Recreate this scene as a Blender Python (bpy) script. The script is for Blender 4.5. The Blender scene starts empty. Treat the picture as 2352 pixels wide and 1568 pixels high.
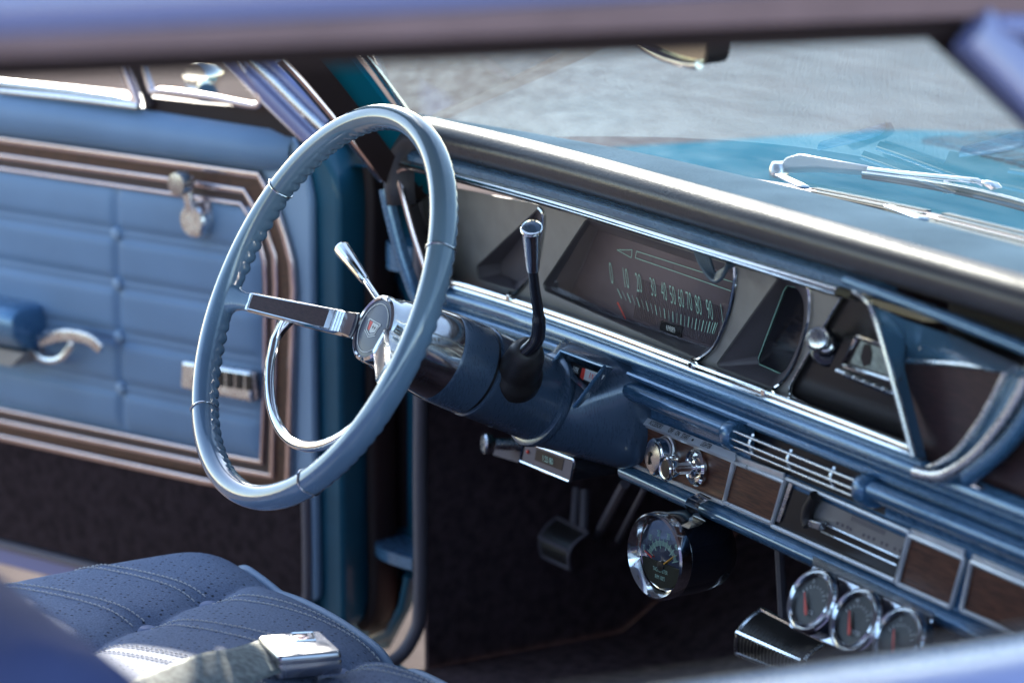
import bpy, bmesh, math, random
import numpy as np
from mathutils import Vector, Matrix
random.seed(7); rng = np.random.default_rng(5)
sc = bpy.context.scene
COL = sc.collection
R = math.radians

# ------------------------------------------------------------------ camera
CAM_POS = np.array([2.073, -1.198, 1.432]); YAW, PITCH, LENS = R(30), R(12.6), 100.0
FW = np.array([-math.cos(YAW)*math.cos(PITCH), math.sin(YAW)*math.cos(PITCH), -math.sin(PITCH)])
RGT = np.cross(FW, [0, 0, 1.0]); RGT /= np.linalg.norm(RGT)
UPV = np.cross(RGT, FW)
cd = bpy.data.cameras.new('camera'); cam = bpy.data.objects.new('camera', cd); COL.objects.link(cam)
cd.lens = LENS; cd.sensor_width = 36; cd.clip_start = .05; cd.clip_end = 2000
cam.matrix_world = Matrix(((RGT[0], UPV[0], -FW[0], CAM_POS[0]), (RGT[1], UPV[1], -FW[1], CAM_POS[1]), (RGT[2], UPV[2], -FW[2], CAM_POS[2]), (0, 0, 0, 1)))
cd.dof.use_dof = True; cd.dof.focus_distance = 2.84; cd.dof.aperture_fstop = 3.6
sc.camera = cam

# ------------------------------------------------------------------ light
SUN_EL, SUN_AZ = R(21.6), R(-71)            # azimuth from straight ahead of the car (+y), negative = driver's side
SDIR = np.array([math.sin(SUN_AZ)*math.cos(SUN_EL), math.cos(SUN_AZ)*math.cos(SUN_EL), math.sin(SUN_EL)])
w = bpy.data.worlds.new('World'); sc.world = w; w.use_nodes = True
nt = w.node_tree; nt.nodes.clear()
sky = nt.nodes.new('ShaderNodeTexSky'); sky.sky_type = 'NISHITA'; sky.sun_disc = False
sky.sun_elevation = SUN_EL; sky.sun_rotation = SUN_AZ; sky.air_density = 1.0; sky.dust_density = .4
bg = nt.nodes.new('ShaderNodeBackground'); bg.inputs[1].default_value = .15
wo = nt.nodes.new('ShaderNodeOutputWorld')
nt.links.new(sky.outputs[0], bg.inputs[0]); nt.links.new(bg.outputs[0], wo.inputs[0])
sl = bpy.data.lights.new('sun', 'SUN'); so = bpy.data.objects.new('sun', sl); COL.objects.link(so)
sl.energy = 4.0; sl.angle = R(.6); sl.color = (1, .925, .80)
so.rotation_euler = Vector(SDIR).to_track_quat('Z', 'Y').to_euler()
vs = sc.view_settings; vs.view_transform = 'Standard'; vs.look = 'None'; vs.gamma = 1; vs.use_curve_mapping = False
vs.exposure = 2.0
cy = sc.cycles; cy.use_denoising = True; cy.max_bounces = 10; cy.transparent_max_bounces = 16; cy.glossy_bounces = 6
cy.sample_clamp_indirect = 6; cy.caustics_reflective = False; cy.caustics_refractive = False; cy.blur_glossy = .5

# ------------------------------------------------------------------ turning a point of the view into a point on a real surface
PW_, PH_ = 2352, 1568; FPX = PW_*LENS/36
def ray(u, v): return RGT*((u-PW_/2)/FPX) + UPV*(-(v-PH_/2)/FPX) + FW
def hit(u, v, n, d):
    r = ray(u, v); n = np.array(n, float); return CAM_POS + r*((d - n@CAM_POS)/(n@r))
def on_x(u, v, x): return hit(u, v, (1, 0, 0), x)
def on_y(u, v, y): return hit(u, v, (0, 1, 0), y)
def on_z(u, v, z): return hit(u, v, (0, 0, 1), z)
def bow(x): return -.033*(x+.3) - .16*max(0, -(x+.3))**2      # the dash is bowed in plan
def on_dash(u, v, yb):
    y = yb
    for _ in range(10):
        P = on_y(u, v, y); y = yb + bow(P[0])
    return on_y(u, v, y)
PN = np.array([.033, -.9885, 0])  # instrument face plane, leaning
def on_plate(u, v, off=0):          # y = .330 - .144 (z-.8) - .033 (x+.3) + off
    return hit(u, v, (.033, 1, .144), .330 + .144*.8 - .033*.3 + off)
PLN = np.array([-.033, -1, -.144]); PLN /= np.linalg.norm(PLN)
# steering wheel frame
WC = np.array([-.38, 0, .86]); WEL = R(26.58)
AX = np.array([0, -math.cos(WEL), math.sin(WEL)]); WU = np.array([0, math.sin(WEL), math.cos(WEL)]); WR = np.array([1., 0, 0])
def wpt(x, y, s): return WC + WR*x + WU*y - AX*s           # s = depth ahead of the rim plane
def on_wheel(u, v, s):
    P = hit(u, v, AX, AX@(WC - AX*s)); q = P-WC; return (q@WR, q@WU)
# open driver's door frame
DA = R(22); DN = np.array([math.sin(DA), -math.cos(DA), 0]); DE = np.array([-math.cos(DA), -math.sin(DA), 0]); DH = np.array([-.93, .26, 0])
def dpt(a, z, off=0): return DH + DE*a + DN*off + np.array([0, 0, z])
def on_door(u, v, off=0):
    P = hit(u, v, DN, DN@DH+off); return ((P-DH)@DE, P[2])

# ------------------------------------------------------------------ materials
def mat(name, col, rough=.5, metal=0, coat=0, spec=.5, var=None, bump=None, coatr=.06):
    m = bpy.data.materials.new(name); m.use_nodes = True
    t = m.node_tree; b = t.nodes['Principled BSDF']
    b.inputs['Base Color'].default_value = (*col, 1); b.inputs['Roughness'].default_value = rough
    b.inputs['Metallic'].default_value = metal; b.inputs['Coat Weight'].default_value = coat; b.inputs['Coat Roughness'].default_value = coatr
    b.inputs['Specular IOR Level'].default_value = spec
    tc = t.nodes.new('ShaderNodeTexCoord')
    if var:                                  # (scale, amount, roughness amount): mottling, wear and dust
        nz = t.nodes.new('ShaderNodeTexNoise'); nz.inputs['Scale'].default_value = var[0]; nz.inputs['Detail'].default_value = 5
        t.links.new(tc.outputs['Object'], nz.inputs['Vector'])
        mp = t.nodes.new('ShaderNodeMapRange'); mp.inputs[1].default_value = .3; mp.inputs[2].default_value = .7
        mp.inputs[3].default_value = 1-var[1]; mp.inputs[4].default_value = 1+var[1]
        t.links.new(nz.outputs[0], mp.inputs[0])
        mx = t.nodes.new('ShaderNodeVectorMath'); mx.operation = 'SCALE'; mx.inputs[0].default_value = col
        t.links.new(mp.outputs[0], mx.inputs['Scale']); t.links.new(mx.outputs[0], b.inputs['Base Color'])
        if len(var) > 2:
            m2 = t.nodes.new('ShaderNodeMapRange'); m2.inputs[1].default_value = .3; m2.inputs[2].default_value = .7
            m2.inputs[3].default_value = max(.02, rough-var[2]); m2.inputs[4].default_value = rough+var[2]
            t.links.new(nz.outputs[0], m2.inputs[0]); t.links.new(m2.outputs[0], b.inputs['Roughness'])
    if bump:                                 # (kind, scale, strength, distance)
        k, s, st, dist = bump
        if k == 'voronoi':
            x = t.nodes.new('ShaderNodeTexVoronoi'); x.feature = 'SMOOTH_F1'
        else:
            x = t.nodes.new('ShaderNodeTexNoise'); x.inputs['Detail'].default_value = 4
        x.inputs['Scale'].default_value = s; t.links.new(tc.outputs['Object'], x.inputs['Vector'])
        bp = t.nodes.new('ShaderNodeBump'); bp.inputs['Strength'].default_value = st; bp.inputs['Distance'].default_value = dist
        t.links.new(x.outputs[0], bp.inputs['Height']); t.links.new(bp.outputs[0], b.inputs['Normal'])
    return m
def scuff(m, scale=(9, 160, 40), lo=.42, amount=.22):
    """hairline scuffs and dust that break up the gloss"""
    t = m.node_tree; b = t.nodes['Principled BSDF']; N = t.nodes.new; L = t.links.new
    tc = N('ShaderNodeTexCoord'); mp = N('ShaderNodeMapping'); mp.inputs['Scale'].default_value = scale; mp.inputs['Rotation'].default_value = (.4, .3, .5)
    nz = N('ShaderNodeTexNoise'); nz.inputs['Scale'].default_value = 4; nz.inputs['Detail'].default_value = 9; nz.inputs['Roughness'].default_value = .7
    L(tc.outputs['Object'], mp.inputs[0]); L(mp.outputs[0], nz.inputs['Vector'])
    mr = N('ShaderNodeMapRange'); mr.inputs[1].default_value = lo; mr.inputs[2].default_value = .8; mr.inputs[3].default_value = 0; mr.inputs[4].default_value = amount; L(nz.outputs[0], mr.inputs[0])
    ad = N('ShaderNodeMath'); ad.operation = 'ADD'; ad.use_clamp = True; L(mr.outputs[0], ad.inputs[1])
    src = b.inputs['Roughness'].links
    if src: L(src[0].from_socket, ad.inputs[0])
    else: ad.inputs[0].default_value = b.inputs['Roughness'].default_value
    L(ad.outputs[0], b.inputs['Roughness'])
    if b.inputs['Coat Weight'].default_value > 0:
        a2 = N('ShaderNodeMath'); a2.operation = 'ADD'; a2.inputs[0].default_value = .05; L(mr.outputs[0], a2.inputs[1]); L(a2.outputs[0], b.inputs['Coat Roughness'])
def wood_mat(name, c1, c2, ax=(6, 90, 90), rough=.38):
    m = mat(name, c1, rough, spec=.4); t = m.node_tree; b = t.nodes['Principled BSDF']
    tc = t.nodes.new('ShaderNodeTexCoord'); mp = t.nodes.new('ShaderNodeMapping'); mp.inputs['Scale'].default_value = ax
    nz = t.nodes.new('ShaderNodeTexNoise'); nz.inputs['Scale'].default_value = 6; nz.inputs['Detail'].default_value = 8; nz.inputs['Roughness'].default_value = .65
    cr = t.nodes.new('ShaderNodeValToRGB'); cr.color_ramp.elements[0].position = .36; cr.color_ramp.elements[1].position = .66
    cr.color_ramp.elements[0].color = (*c2, 1); cr.color_ramp.elements[1].color = (*c1, 1)
    t.links.new(tc.outputs['Object'], mp.inputs[0]); t.links.new(mp.outputs[0], nz.inputs['Vector']); t.links.new(nz.outputs[0], cr.inputs[0]); t.links.new(cr.outputs[0], b.inputs['Base Color'])
    return m
def glass_mat(name, f0, tint=(1, 1, 1), rough=0.0, dust=0):
    """thin pane: clear, with a mirror share that grows towards grazing angles on both of its sides"""
    m = bpy.data.materials.new(name); m.use_nodes = True; t = m.node_tree; t.nodes.clear()
    N = t.nodes.new; L = t.links.new
    o = N('ShaderNodeOutputMaterial'); mx = N('ShaderNodeMixShader'); tr = N('ShaderNodeBsdfTransparent'); gl = N('ShaderNodeBsdfGlossy')
    ge = N('ShaderNodeNewGeometry'); d = N('ShaderNodeVectorMath'); d.operation = 'DOT_PRODUCT'; L(ge.outputs['Normal'], d.inputs[0]); L(ge.outputs['Incoming'], d.inputs[1])
    prev = d.outputs['Value']
    for op, v in (('ABSOLUTE', None), ('SUBTRACT', 1), ('POWER', 5), ('MULTIPLY', 1-f0), ('ADD', f0)):
        x = N('ShaderNodeMath'); x.operation = op
        if op == 'SUBTRACT': x.inputs[0].default_value = 1; L(prev, x.inputs[1])
        else:
            L(prev, x.inputs[0])
            if v is not None: x.inputs[1].default_value = v
        prev = x.outputs[0]
    tr.inputs[0].default_value = (*tint, 1); gl.inputs['Roughness'].default_value = rough
    L(prev, mx.inputs[0]); L(tr.outputs[0], mx.inputs[1]); L(gl.outputs[0], mx.inputs[2])
    if dust:                                  # a film of dust and wiper streaks that catches the sun
        tl = N('ShaderNodeBsdfTranslucent'); tl.inputs[0].default_value = (.62, .80, .90, 1); m2 = N('ShaderNodeMixShader')
        tc = N('ShaderNodeTexCoord'); mp = N('ShaderNodeMapping'); mp.inputs['Scale'].default_value = (3, 30, 30); nz = N('ShaderNodeTexNoise'); nz.inputs['Scale'].default_value = 3; nz.inputs['Detail'].default_value = 8
        mr = N('ShaderNodeMapRange'); mr.inputs[1].default_value = .35; mr.inputs[2].default_value = .75; mr.inputs[3].default_value = dust*.6; mr.inputs[4].default_value = dust*1.6
        L(tc.outputs['Object'], mp.inputs[0]); L(mp.outputs[0], nz.inputs['Vector']); L(nz.outputs[0], mr.inputs[0]); L(mr.outputs[0], m2.inputs[0])
        L(mx.outputs[0], m2.inputs[1]); L(tl.outputs[0], m2.inputs[2]); L(m2.outputs[0], o.inputs[0])
    else: L(mx.outputs[0], o.inputs[0])
    return m
M = {}
M['paint'] = mat('blue interior paint', (.075, .18, .315), .22, .35, .7, var=(14, .1, .05))
M['column'] = mat('dark blue column paint', (.062, .1, .16), .26, .25, .6, var=(20, .12, .06))
M['body'] = mat('teal body paint', (.006, .13, .20), .55, 0, 0, .0, var=(6, .12))
M['bodyblue'] = mat('blue body paint', (.17, .18, .36), .35, .1, .8)
M['satin'] = mat('satin label metal', (.72, .73, .77), .42, .3)
M['navy'] = mat('navy vinyl', (.02, .03, .085), .65, 0, 0, .1)
M['jamb'] = mat('door edge paint', (.012, .085, .14), .4, 0, .3, .3, var=(9, .2))
M['doorcarpet'] = mat('door carpet', (.034, .022, .026), .95, 0, 0, .1, var=(70, .35), bump=('noise', 900, .8, .003))
M['polished'] = mat('bright plate', (.86, .86, .9), .14, 1, var=(14, .06, .06))
M['framing'] = mat('frame metal with painted sky', (.74, .73, .74), .34, .45, var=(40, .15, .08))  # pale, half-diffuse chrome: the sky's reflection is put into the colour
M['slot'] = mat('slot shadow black', (.006, .008, .012), .9, 0, 0, 0)
M['backrest'] = mat('seat back vinyl painted shaded', (.085, .095, .20), .8, 0, 0, .1, var=(9, .1))  # darker copy of the seat vinyl, shade put into the colour
M['facet'] = mat('blue return painted bright', (.12, .25, .40), .18, .3, 1.0, var=(10, .12, .05))  # lighter copy of the interior paint, bright reflections put into the colour
M['rail'] = mat('drip rail with painted reflection', (.19, .125, .145), .42, .5, var=(20, .1))  # chrome trim; the brown of reflected ground is put into the colour
M['padtop'] = mat('grained vinyl top painted sunlit', (.195, .28, .355), .6, 0, 0, .0, var=(9, .16, .05), bump=('noise', 260, .5, .0022))  # same vinyl as the pad, with sunlight put into its paler colour
M['chrome'] = mat('chrome', (.78, .77, .76), .07, 1, var=(30, .05, .04))
M['brushed'] = mat('brushed chrome', (.72, .72, .74), .22, 1, var=(60, .08, .08))
M['warmtrim'] = mat('bright trim', (.64, .52, .52), .2, 1, var=(30, .06, .05))
M['rim'] = mat('blue wheel plastic', (.135, .215, .31), .13, 0, .8, var=(12, .12, .06))
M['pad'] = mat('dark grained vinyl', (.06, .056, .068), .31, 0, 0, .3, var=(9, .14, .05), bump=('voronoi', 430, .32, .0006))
M['vinyl'] = mat('blue vinyl', (.14, .225, .36), .5, 0, 0, .45, var=(7, .1), bump=('noise', 700, .2, .0006))
M['vinylpale'] = mat('pale blue vinyl', (.25, .34, .47), .5, 0, 0, .4, var=(6, .08), bump=('noise', 700, .2, .0006))
M['seatvinyl'] = mat('smooth seat vinyl', (.19, .24, .40), .5, 0, 0, .4, var=(9, .1), bump=('noise', 500, .2, .0008))
M['wood'] = wood_mat('walnut grain', (.19, .072, .04), (.055, .021, .014))
M['woodwheel'] = wood_mat('dark walnut insert', (.075, .035, .035), (.035, .018, .02), (8, 120, 120))
M['doorwood'] = wood_mat('door wood grain', (.12, .048, .027), (.055, .024, .016), (5, 40, 60), .5)
M['darkwood'] = mat('dark brown trim', (.05, .025, .024), .5)
M['carpet'] = mat('dark carpet', (.10, .064, .07), .95, 0, 0, .1, var=(60, .35), bump=('noise', 900, .8, .003))
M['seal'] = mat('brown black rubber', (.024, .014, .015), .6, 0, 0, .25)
M['windlace'] = mat('grey windlace', (.12, .1, .12), .6)
M['black'] = mat('black plastic', (.014, .011, .012), .35)
M['gloss'] = mat('gloss black', (.012, .012, .018), .12, 0, .6)
M['boot'] = mat('rubber boot', (.025, .02, .02), .4, 0, 0, .5, var=(30, .3, .06))
M['silver'] = mat('grey instrument face', (.30, .278, .27), .5, .3, 0, .5, var=(40, .1, .05), bump=('noise', 900, .12, .0004))
M['pod'] = mat('grey lilac pod wall', (.16, .135, .155), .5, 0, 0, .4, var=(12, .1))
M['dial'] = mat('violet grey dial', (.135, .10, .118), .45, 0, 0, .4, var=(8, .3))
M['mint'] = mat('mint print', (.38, .62, .53), .6)
M['white'] = mat('white print', (.8, .8, .78), .6)
M['ink'] = mat('black print', (.015, .012, .012), .6)
M['red'] = mat('red needle', (.8, .06, .04), .45)
M['amber'] = mat('amber needle', (.75, .38, .05), .45)
M['tachface'] = mat('olive black dial', (.045, .044, .033), .7, 0, 0, .08)
M['glass'] = glass_mat('clear lens', .002)
M['windglass'] = glass_mat('windscreen glass', .47, (.93, .98, .98), dust=.05)
M['doorglass'] = glass_mat('side glass', .02, (.93, .96, .95))
M['wire'] = mat('blue grey wire', (.05, .075, .11), .4)
M['plug'] = mat('pale plug', (.3, .4, .42), .45)
M['webbing'] = mat('pale webbing', (.33, .355, .33), .8, 0, 0, .3, var=(160, .35), bump=('noise', 1200, .6, .001))
M['thread'] = mat('white thread', (.72, .7, .68), .7)
M['steel'] = mat('buckle steel', (.5, .5, .52), .26, 1, var=(40, .1, .1))
M['headliner'] = mat('pale headliner', (.33, .33, .36), .8)
M['mirrorglass'] = mat('mirror glass', (.75, .72, .55), .03, 1)
M['asphalt'] = mat('pale gravel ground', (.15, .118, .104), .95, 0, 0, .0, var=(3, .22), bump=('noise', 60, .5, .01))
def seat_mat():
    m = mat('perforated seat cloth', (.20, .245, .355), .75, 0, 0, .2, bump=None)
    t = m.node_tree; b = t.nodes['Principled BSDF']; tc = t.nodes.new('ShaderNodeTexCoord')
    # small perforations in a staggered grid
    sp = t.nodes.new('ShaderNodeMapping'); sp.inputs['Rotation'].default_value = (0, 0, R(45)); sp.inputs['Scale'].default_value = (1, 1, .0)
    vo = t.nodes.new('ShaderNodeTexVoronoi'); vo.inputs['Scale'].default_value = 115; vo.inputs['Randomness'].default_value = .3
    t.links.new(tc.outputs['Object'], sp.inputs[0]); t.links.new(sp.outputs[0], vo.inputs['Vector'])
    mr = t.nodes.new('ShaderNodeMapRange'); mr.inputs[1].default_value = .1; mr.inputs[2].default_value = .22; mr.inputs[3].default_value = .18; mr.inputs[4].default_value = 1
    t.links.new(vo.outputs['Distance'], mr.inputs[0])
    nz = t.nodes.new('ShaderNodeTexNoise'); nz.inputs['Scale'].default_value = 500; nz.inputs['Detail'].default_value = 3; t.links.new(tc.outputs['Object'], nz.inputs['Vector'])
    m3 = t.nodes.new('ShaderNodeMapRange'); m3.inputs[1].default_value = .3; m3.inputs[2].default_value = .7; m3.inputs[3].default_value = .72; m3.inputs[4].default_value = 1.28
    t.links.new(nz.outputs[0], m3.inputs[0])
    mu = t.nodes.new('ShaderNodeMath'); mu.operation = 'MULTIPLY'; t.links.new(mr.outputs[0], mu.inputs[0]); t.links.new(m3.outputs[0], mu.inputs[1])
    sc_ = t.nodes.new('ShaderNodeVectorMath'); sc_.operation = 'SCALE'; sc_.inputs[0].default_value = (.20, .245, .355)
    t.links.new(mu.outputs[0], sc_.inputs['Scale']); t.links.new(sc_.outputs[0], b.inputs['Base Color'])
    bp = t.nodes.new('ShaderNodeBump'); bp.inputs['Strength'].default_value = .5; bp.inputs['Distance'].default_value = .0015
    t.links.new(mu.outputs[0], bp.inputs['Height']); t.links.new(bp.outputs[0], b.inputs['Normal'])
    return m
M['seat'] = seat_mat()

for k_ in ('paint', 'column', 'rim', 'chrome', 'gloss', 'body', 'jamb', 'brushed'): scuff(M[k_])

# ------------------------------------------------------------------ object helpers
def link(o, parent=None):
    COL.objects.link(o)
    if parent is not None:
        o.parent = parent
        pm = parent.matrix_world if parent.type != 'EMPTY' else Matrix.Translation(parent.location)
        o.matrix_parent_inverse = Matrix.Translation(-Vector(ROOTLOC.get(parent.name, (0, 0, 0))))
    return o
ROOTLOC = {}
def thing(name, label, cat, loc=(0, 0, 0), group=None):
    o = bpy.data.objects.new(name, None); COL.objects.link(o); o.location = Vector([float(q) for q in loc]); o.empty_display_size = .05
    ROOTLOC[o.name] = tuple(o.location)
    return tag(o, label, cat, group)
def tag(o, label, cat, group=None):
    o['label'] = label; o['category'] = cat; o['kind'] = 'thing'
    if group: o['group'] = group
    return o
def struct(o): o['kind'] = 'structure'; return o
class MB:
    """collects verts and faces of ONE mesh object"""
    def __init__(s): s.v = []; s.f = []
    def add(s, v, f):
        b = len(s.v); s.v += [tuple(map(float, p)) for p in v]; s.f += [tuple(i+b for i in q) for q in f]; return s
    def grid(s, P, cu=False, cv=False):      # P[i][j]
        n, m = len(P), len(P[0]); f = []
        for i in range(n if cu else n-1):
            for j in range(m if cv else m-1):
                a, b = i, (i+1) % n; c_, d = j, (j+1) % m
                f.append((a*m+c_, b*m+c_, b*m+d, a*m+d))
        return s.add([p for r in P for p in r], f)
    def cap(s, pts): return s.add(pts, [tuple(range(len(pts)))])
    def box(s, c, hx, hy, hz):                # centre, three half vectors
        c, hx, hy, hz = (np.array(q, float) for q in (c, hx, hy, hz))
        v = [c+a*hx+b*hy+d*hz for a in (-1, 1) for b in (-1, 1) for d in (-1, 1)]
        return s.add(v, [(0, 1, 3, 2), (4, 6, 7, 5), (0, 4, 5, 1), (2, 3, 7, 6), (0, 2, 6, 4), (1, 5, 7, 3)])
    def prism(s, pts, ext):                   # polygon and an extrusion vector
        pts = [np.array(p, float) for p in pts]; e = np.array(ext, float); n = len(pts)
        s.add(pts + [p+e for p in pts], [tuple(range(n)), tuple(range(2*n-1, n-1, -1))] + [(i, (i+1) % n, n+(i+1) % n, n+i) for i in range(n)])
        return s
    def loft(s, A, B): return s.grid([list(A), list(B)], cv=True)
    def tube(s, pts, r, seg=10, closed=False, caps=True, flat=1.0, up=None):
        pts = [np.array(p, float) for p in pts]; n = len(pts)
        rs = r if hasattr(r, '__len__') else [r]*n
        T = []
        for i in range(n):
            a = pts[(i-1) % n] if closed or i else pts[0]; b = pts[(i+1) % n] if closed or i < n-1 else pts[-1]
            d = b-a; T.append(d/(np.linalg.norm(d)+1e-12))
        u = np.array(up, float) if up is not None else (np.array([0, 0, 1.]) if abs(T[0][2]) < .9 else np.array([1., 0, 0]))
        P = []
        for i in range(n):
            if up is not None: u = np.array(up, float)
            u = u - T[i]*(u@T[i]); u /= np.linalg.norm(u); w_ = np.cross(T[i], u)
            P.append([pts[i] + rs[i]*(math.cos(k*2*math.pi/seg)*w_ + flat*math.sin(k*2*math.pi/seg)*u) for k in range(seg)])
        s.grid(P, cu=closed, cv=True)
        if caps and not closed: s.cap(P[0][::-1]); s.cap(P[-1])
        return s
    def sweep(s, pts, prof, side, closed=False, caps=True):
        """profile points (a,b): a along side x tangent, b along side (a direction or one per point)"""
        pts = [np.array(p, float) for p in pts]; n = len(pts); P = []
        for i in range(n):
            a = pts[(i-1) % n] if closed or i else pts[0]; b = pts[(i+1) % n] if closed or i < n-1 else pts[-1]
            t = b-a; t /= np.linalg.norm(t)
            u = np.array(side[i] if isinstance(side, list) else side, float); u = u - t*(u@t); u /= np.linalg.norm(u); w_ = np.cross(t, u)
            sc_ = 1.0
            if (closed or 0 < i < n-1):
                t1 = pts[i]-pts[i-1]; t1 /= np.linalg.norm(t1); sc_ = min(1.6, 1/max(.4, abs(t1@t)))
            P.append([pts[i] + w_*x*sc_ + u*y for x, y in prof])
        s.grid(P, cu=closed, cv=True)
        if caps and not closed: s.cap(P[0][::-1]); s.cap(P[-1])
        return s
    def lathe(s, o, ax, prof, seg=40, up=None):
        o = np.array(o, float); ax = np.array(ax, float); ax /= np.linalg.norm(ax)
        u = np.cross(ax, [0, 0, 1.0] if abs(ax[2]) < .9 else [1., 0, 0]); u /= np.linalg.norm(u); v_ = np.cross(ax, u)
        P = [[o + ax*h + r*(math.cos(k*2*math.pi/seg)*u + math.sin(k*2*math.pi/seg)*v_) for k in range(seg)] for r, h in prof]
        s.grid(P, cv=True)
        if prof[0][0] > 1e-5: s.cap(P[0][::-1])
        if prof[-1][0] > 1e-5: s.cap(P[-1])
        return s
    def build(s, name, m, parent=None, smooth=38, bevel=0, bseg=2, sub=0, merge=1e-6):
        me = bpy.data.meshes.new(name); me.from_pydata(s.v, [], s.f)
        bm = bmesh.new(); bm.from_mesh(me); bmesh.ops.remove_doubles(bm, verts=bm.verts, dist=merge); bmesh.ops.recalc_face_normals(bm, faces=bm.faces)
        bm.to_mesh(me); bm.free()
        if smooth:
            me.polygons.foreach_set('use_smooth', [True]*len(me.polygons))
            if smooth < 180: me.set_sharp_from_angle(angle=R(smooth))
        me.materials.append(M[m] if isinstance(m, str) else m)
        o = bpy.data.objects.new(name, me); link(o, parent)
        if bevel:
            b = o.modifiers.new('bevel', 'BEVEL'); b.width = bevel; b.segments = bseg; b.limit_method = 'ANGLE'; b.angle_limit = R(35); b.harden_normals = False
        if sub:
            q = o.modifiers.new('sub', 'SUBSURF'); q.levels = q.render_levels = sub
        return o
def rprof(w_, h, r=None, n=3):                # rounded bar section centred on 0, height upward from 0
    r = r if r else min(w_, h)*.45; P = []
    for cx, cyy, a0 in ((w_/2-r, h-r, 0), (-w_/2+r, h-r, 90), (-w_/2+r, r*.2, 180), (w_/2-r, r*.2, 270)):
        for k in range(n+1):
            a = R(a0 + 90*k/n); P.append((cx + r*math.cos(a), cyy + (r if a0 < 180 else r*.2)*math.sin(a)))
    return P
def smooth_path(pts, n=8, closed=False):
    pts = [np.array(p, float) for p in pts]; N = len(pts); out = []
    for i in range(N if closed else N-1):
        g = lambda k: pts[k % N] if closed else pts[min(max(k, 0), N-1)]
        p0, p1, p2, p3 = g(i-1), g(i), g(i+1), g(i+2)
        for k in range(n):
            t = k/n; out.append(.5*((2*p1) + (-p0+p2)*t + (2*p0-5*p1+4*p2-p3)*t*t + (-p0+3*p1-3*p2+p3)*t**3))
    if not closed: out.append(pts[-1])
    return out
def round_poly(pts, r, n=5):                  # rounds the corners of a closed polygon by radius-like distance
    pts = [np.array(p, float) for p in pts]; out = []; N = len(pts)
    for i in range(N):
        a, b, c_ = pts[i-1], pts[i], pts[(i+1) % N]; ri = r[i] if hasattr(r, '__len__') else r
        if ri <= 0: out += [b]*(n+1); continue
        d1 = a-b; d2 = c_-b; l1, l2 = np.linalg.norm(d1), np.linalg.norm(d2); ri = min(ri, l1*.48, l2*.48)
        s_, e = b+d1/l1*ri, b+d2/l2*ri
        for k in range(n+1):
            t = k/n; out.append((1-t)**2*s_ + 2*t*(1-t)*b + t*t*e)
    return out
def circle(o, ax, r, n=48):
    o = np.array(o, float); ax = np.array(ax, float); ax /= np.linalg.norm(ax)
    u = np.cross(ax, [0, 0, 1.]); u /= np.linalg.norm(u); v_ = np.cross(ax, u)
    return [o + r*(math.cos(k*2*math.pi/n)*u + math.sin(k*2*math.pi/n)*v_) for k in range(n)]
def text(body, o, ex, ey, size, m, parent, name='lettering', xs=1.0, depth=.0003, align='CENTER', shear=0, bold=0):
    cu = bpy.data.curves.new(name, 'FONT'); cu.body = body; cu.size = 1; cu.align_x = align; cu.align_y = 'CENTER'; cu.extrude = 0; cu.shear = shear; cu.offset = bold; cu.resolution_u = 4
    t = bpy.data.objects.new('tmp', cu); COL.objects.link(t)
    me = bpy.data.meshes.new_from_object(t.evaluated_get(bpy.context.evaluated_depsgraph_get())); bpy.data.objects.remove(t)
    o = np.array(o, float); ex = np.array(ex, float); ex /= np.linalg.norm(ex); ey = np.array(ey, float); ey -= ex*(ey@ex); ey /= np.linalg.norm(ey)
    n = np.cross(ex, ey)
    vv = [o + ex*v_.co.x*size*xs + ey*v_.co.y*size + n*depth for v_ in me.vertices]
    ff = [tuple(p.vertices) for p in me.polygons]; bpy.data.meshes.remove(me)
    return (vv, ff) if m is None else MB().add(vv, ff).build(name, m, parent, smooth=0)
def plate_with_holes(outer, holes, conv, thick):
    """a flat sheet with openings; outer and holes are 2-D loops, conv turns (a,b,depth) into space"""
    cu = bpy.data.curves.new('tmp', 'CURVE'); cu.dimensions = '2D'; cu.fill_mode = 'BOTH'; cu.extrude = .5
    for L in [outer]+holes:
        sp = cu.splines.new('POLY'); sp.points.add(len(L)-1)
        for k, p in enumerate(L): sp.points[k].co = (p[0], p[1], 0, 1)
        sp.use_cyclic_u = True
    t = bpy.data.objects.new('tmp', cu); COL.objects.link(t)
    me = bpy.data.meshes.new_from_object(t.evaluated_get(bpy.context.evaluated_depsgraph_get())); bpy.data.objects.remove(t)
    vv = [conv(v_.co.x, v_.co.y, 0 if v_.co.z < 0 else thick) for v_ in me.vertices]; ff = [tuple(p.vertices) for p in me.polygons]
    bpy.data.meshes.remove(me); return vv, ff
EX, EY, EZ = np.eye(3)
lerp = lambda a, b, t: np.array(a)*(1-t) + np.array(b)*t
# ================================================================== SETTING
g = MB(); S = 400
g.add([(-S, -S, 0), (S, -S, 0), (S, S, 0), (-S, S, 0)], [(0, 1, 2, 3)])
struct(g.build('ground', 'asphalt', smooth=0))

# ================================================================== CAR BODY
def ywb(x): return .475 - .55*abs(x)**3          # windscreen base line in plan
def ywt(x): return .20 - .62*abs(x)**3
body = thing('car_body', 'blue hardtop car body with roof, windscreen pillars and teal bonnet around the cabin', 'car body', (0, 0, .2))
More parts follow.
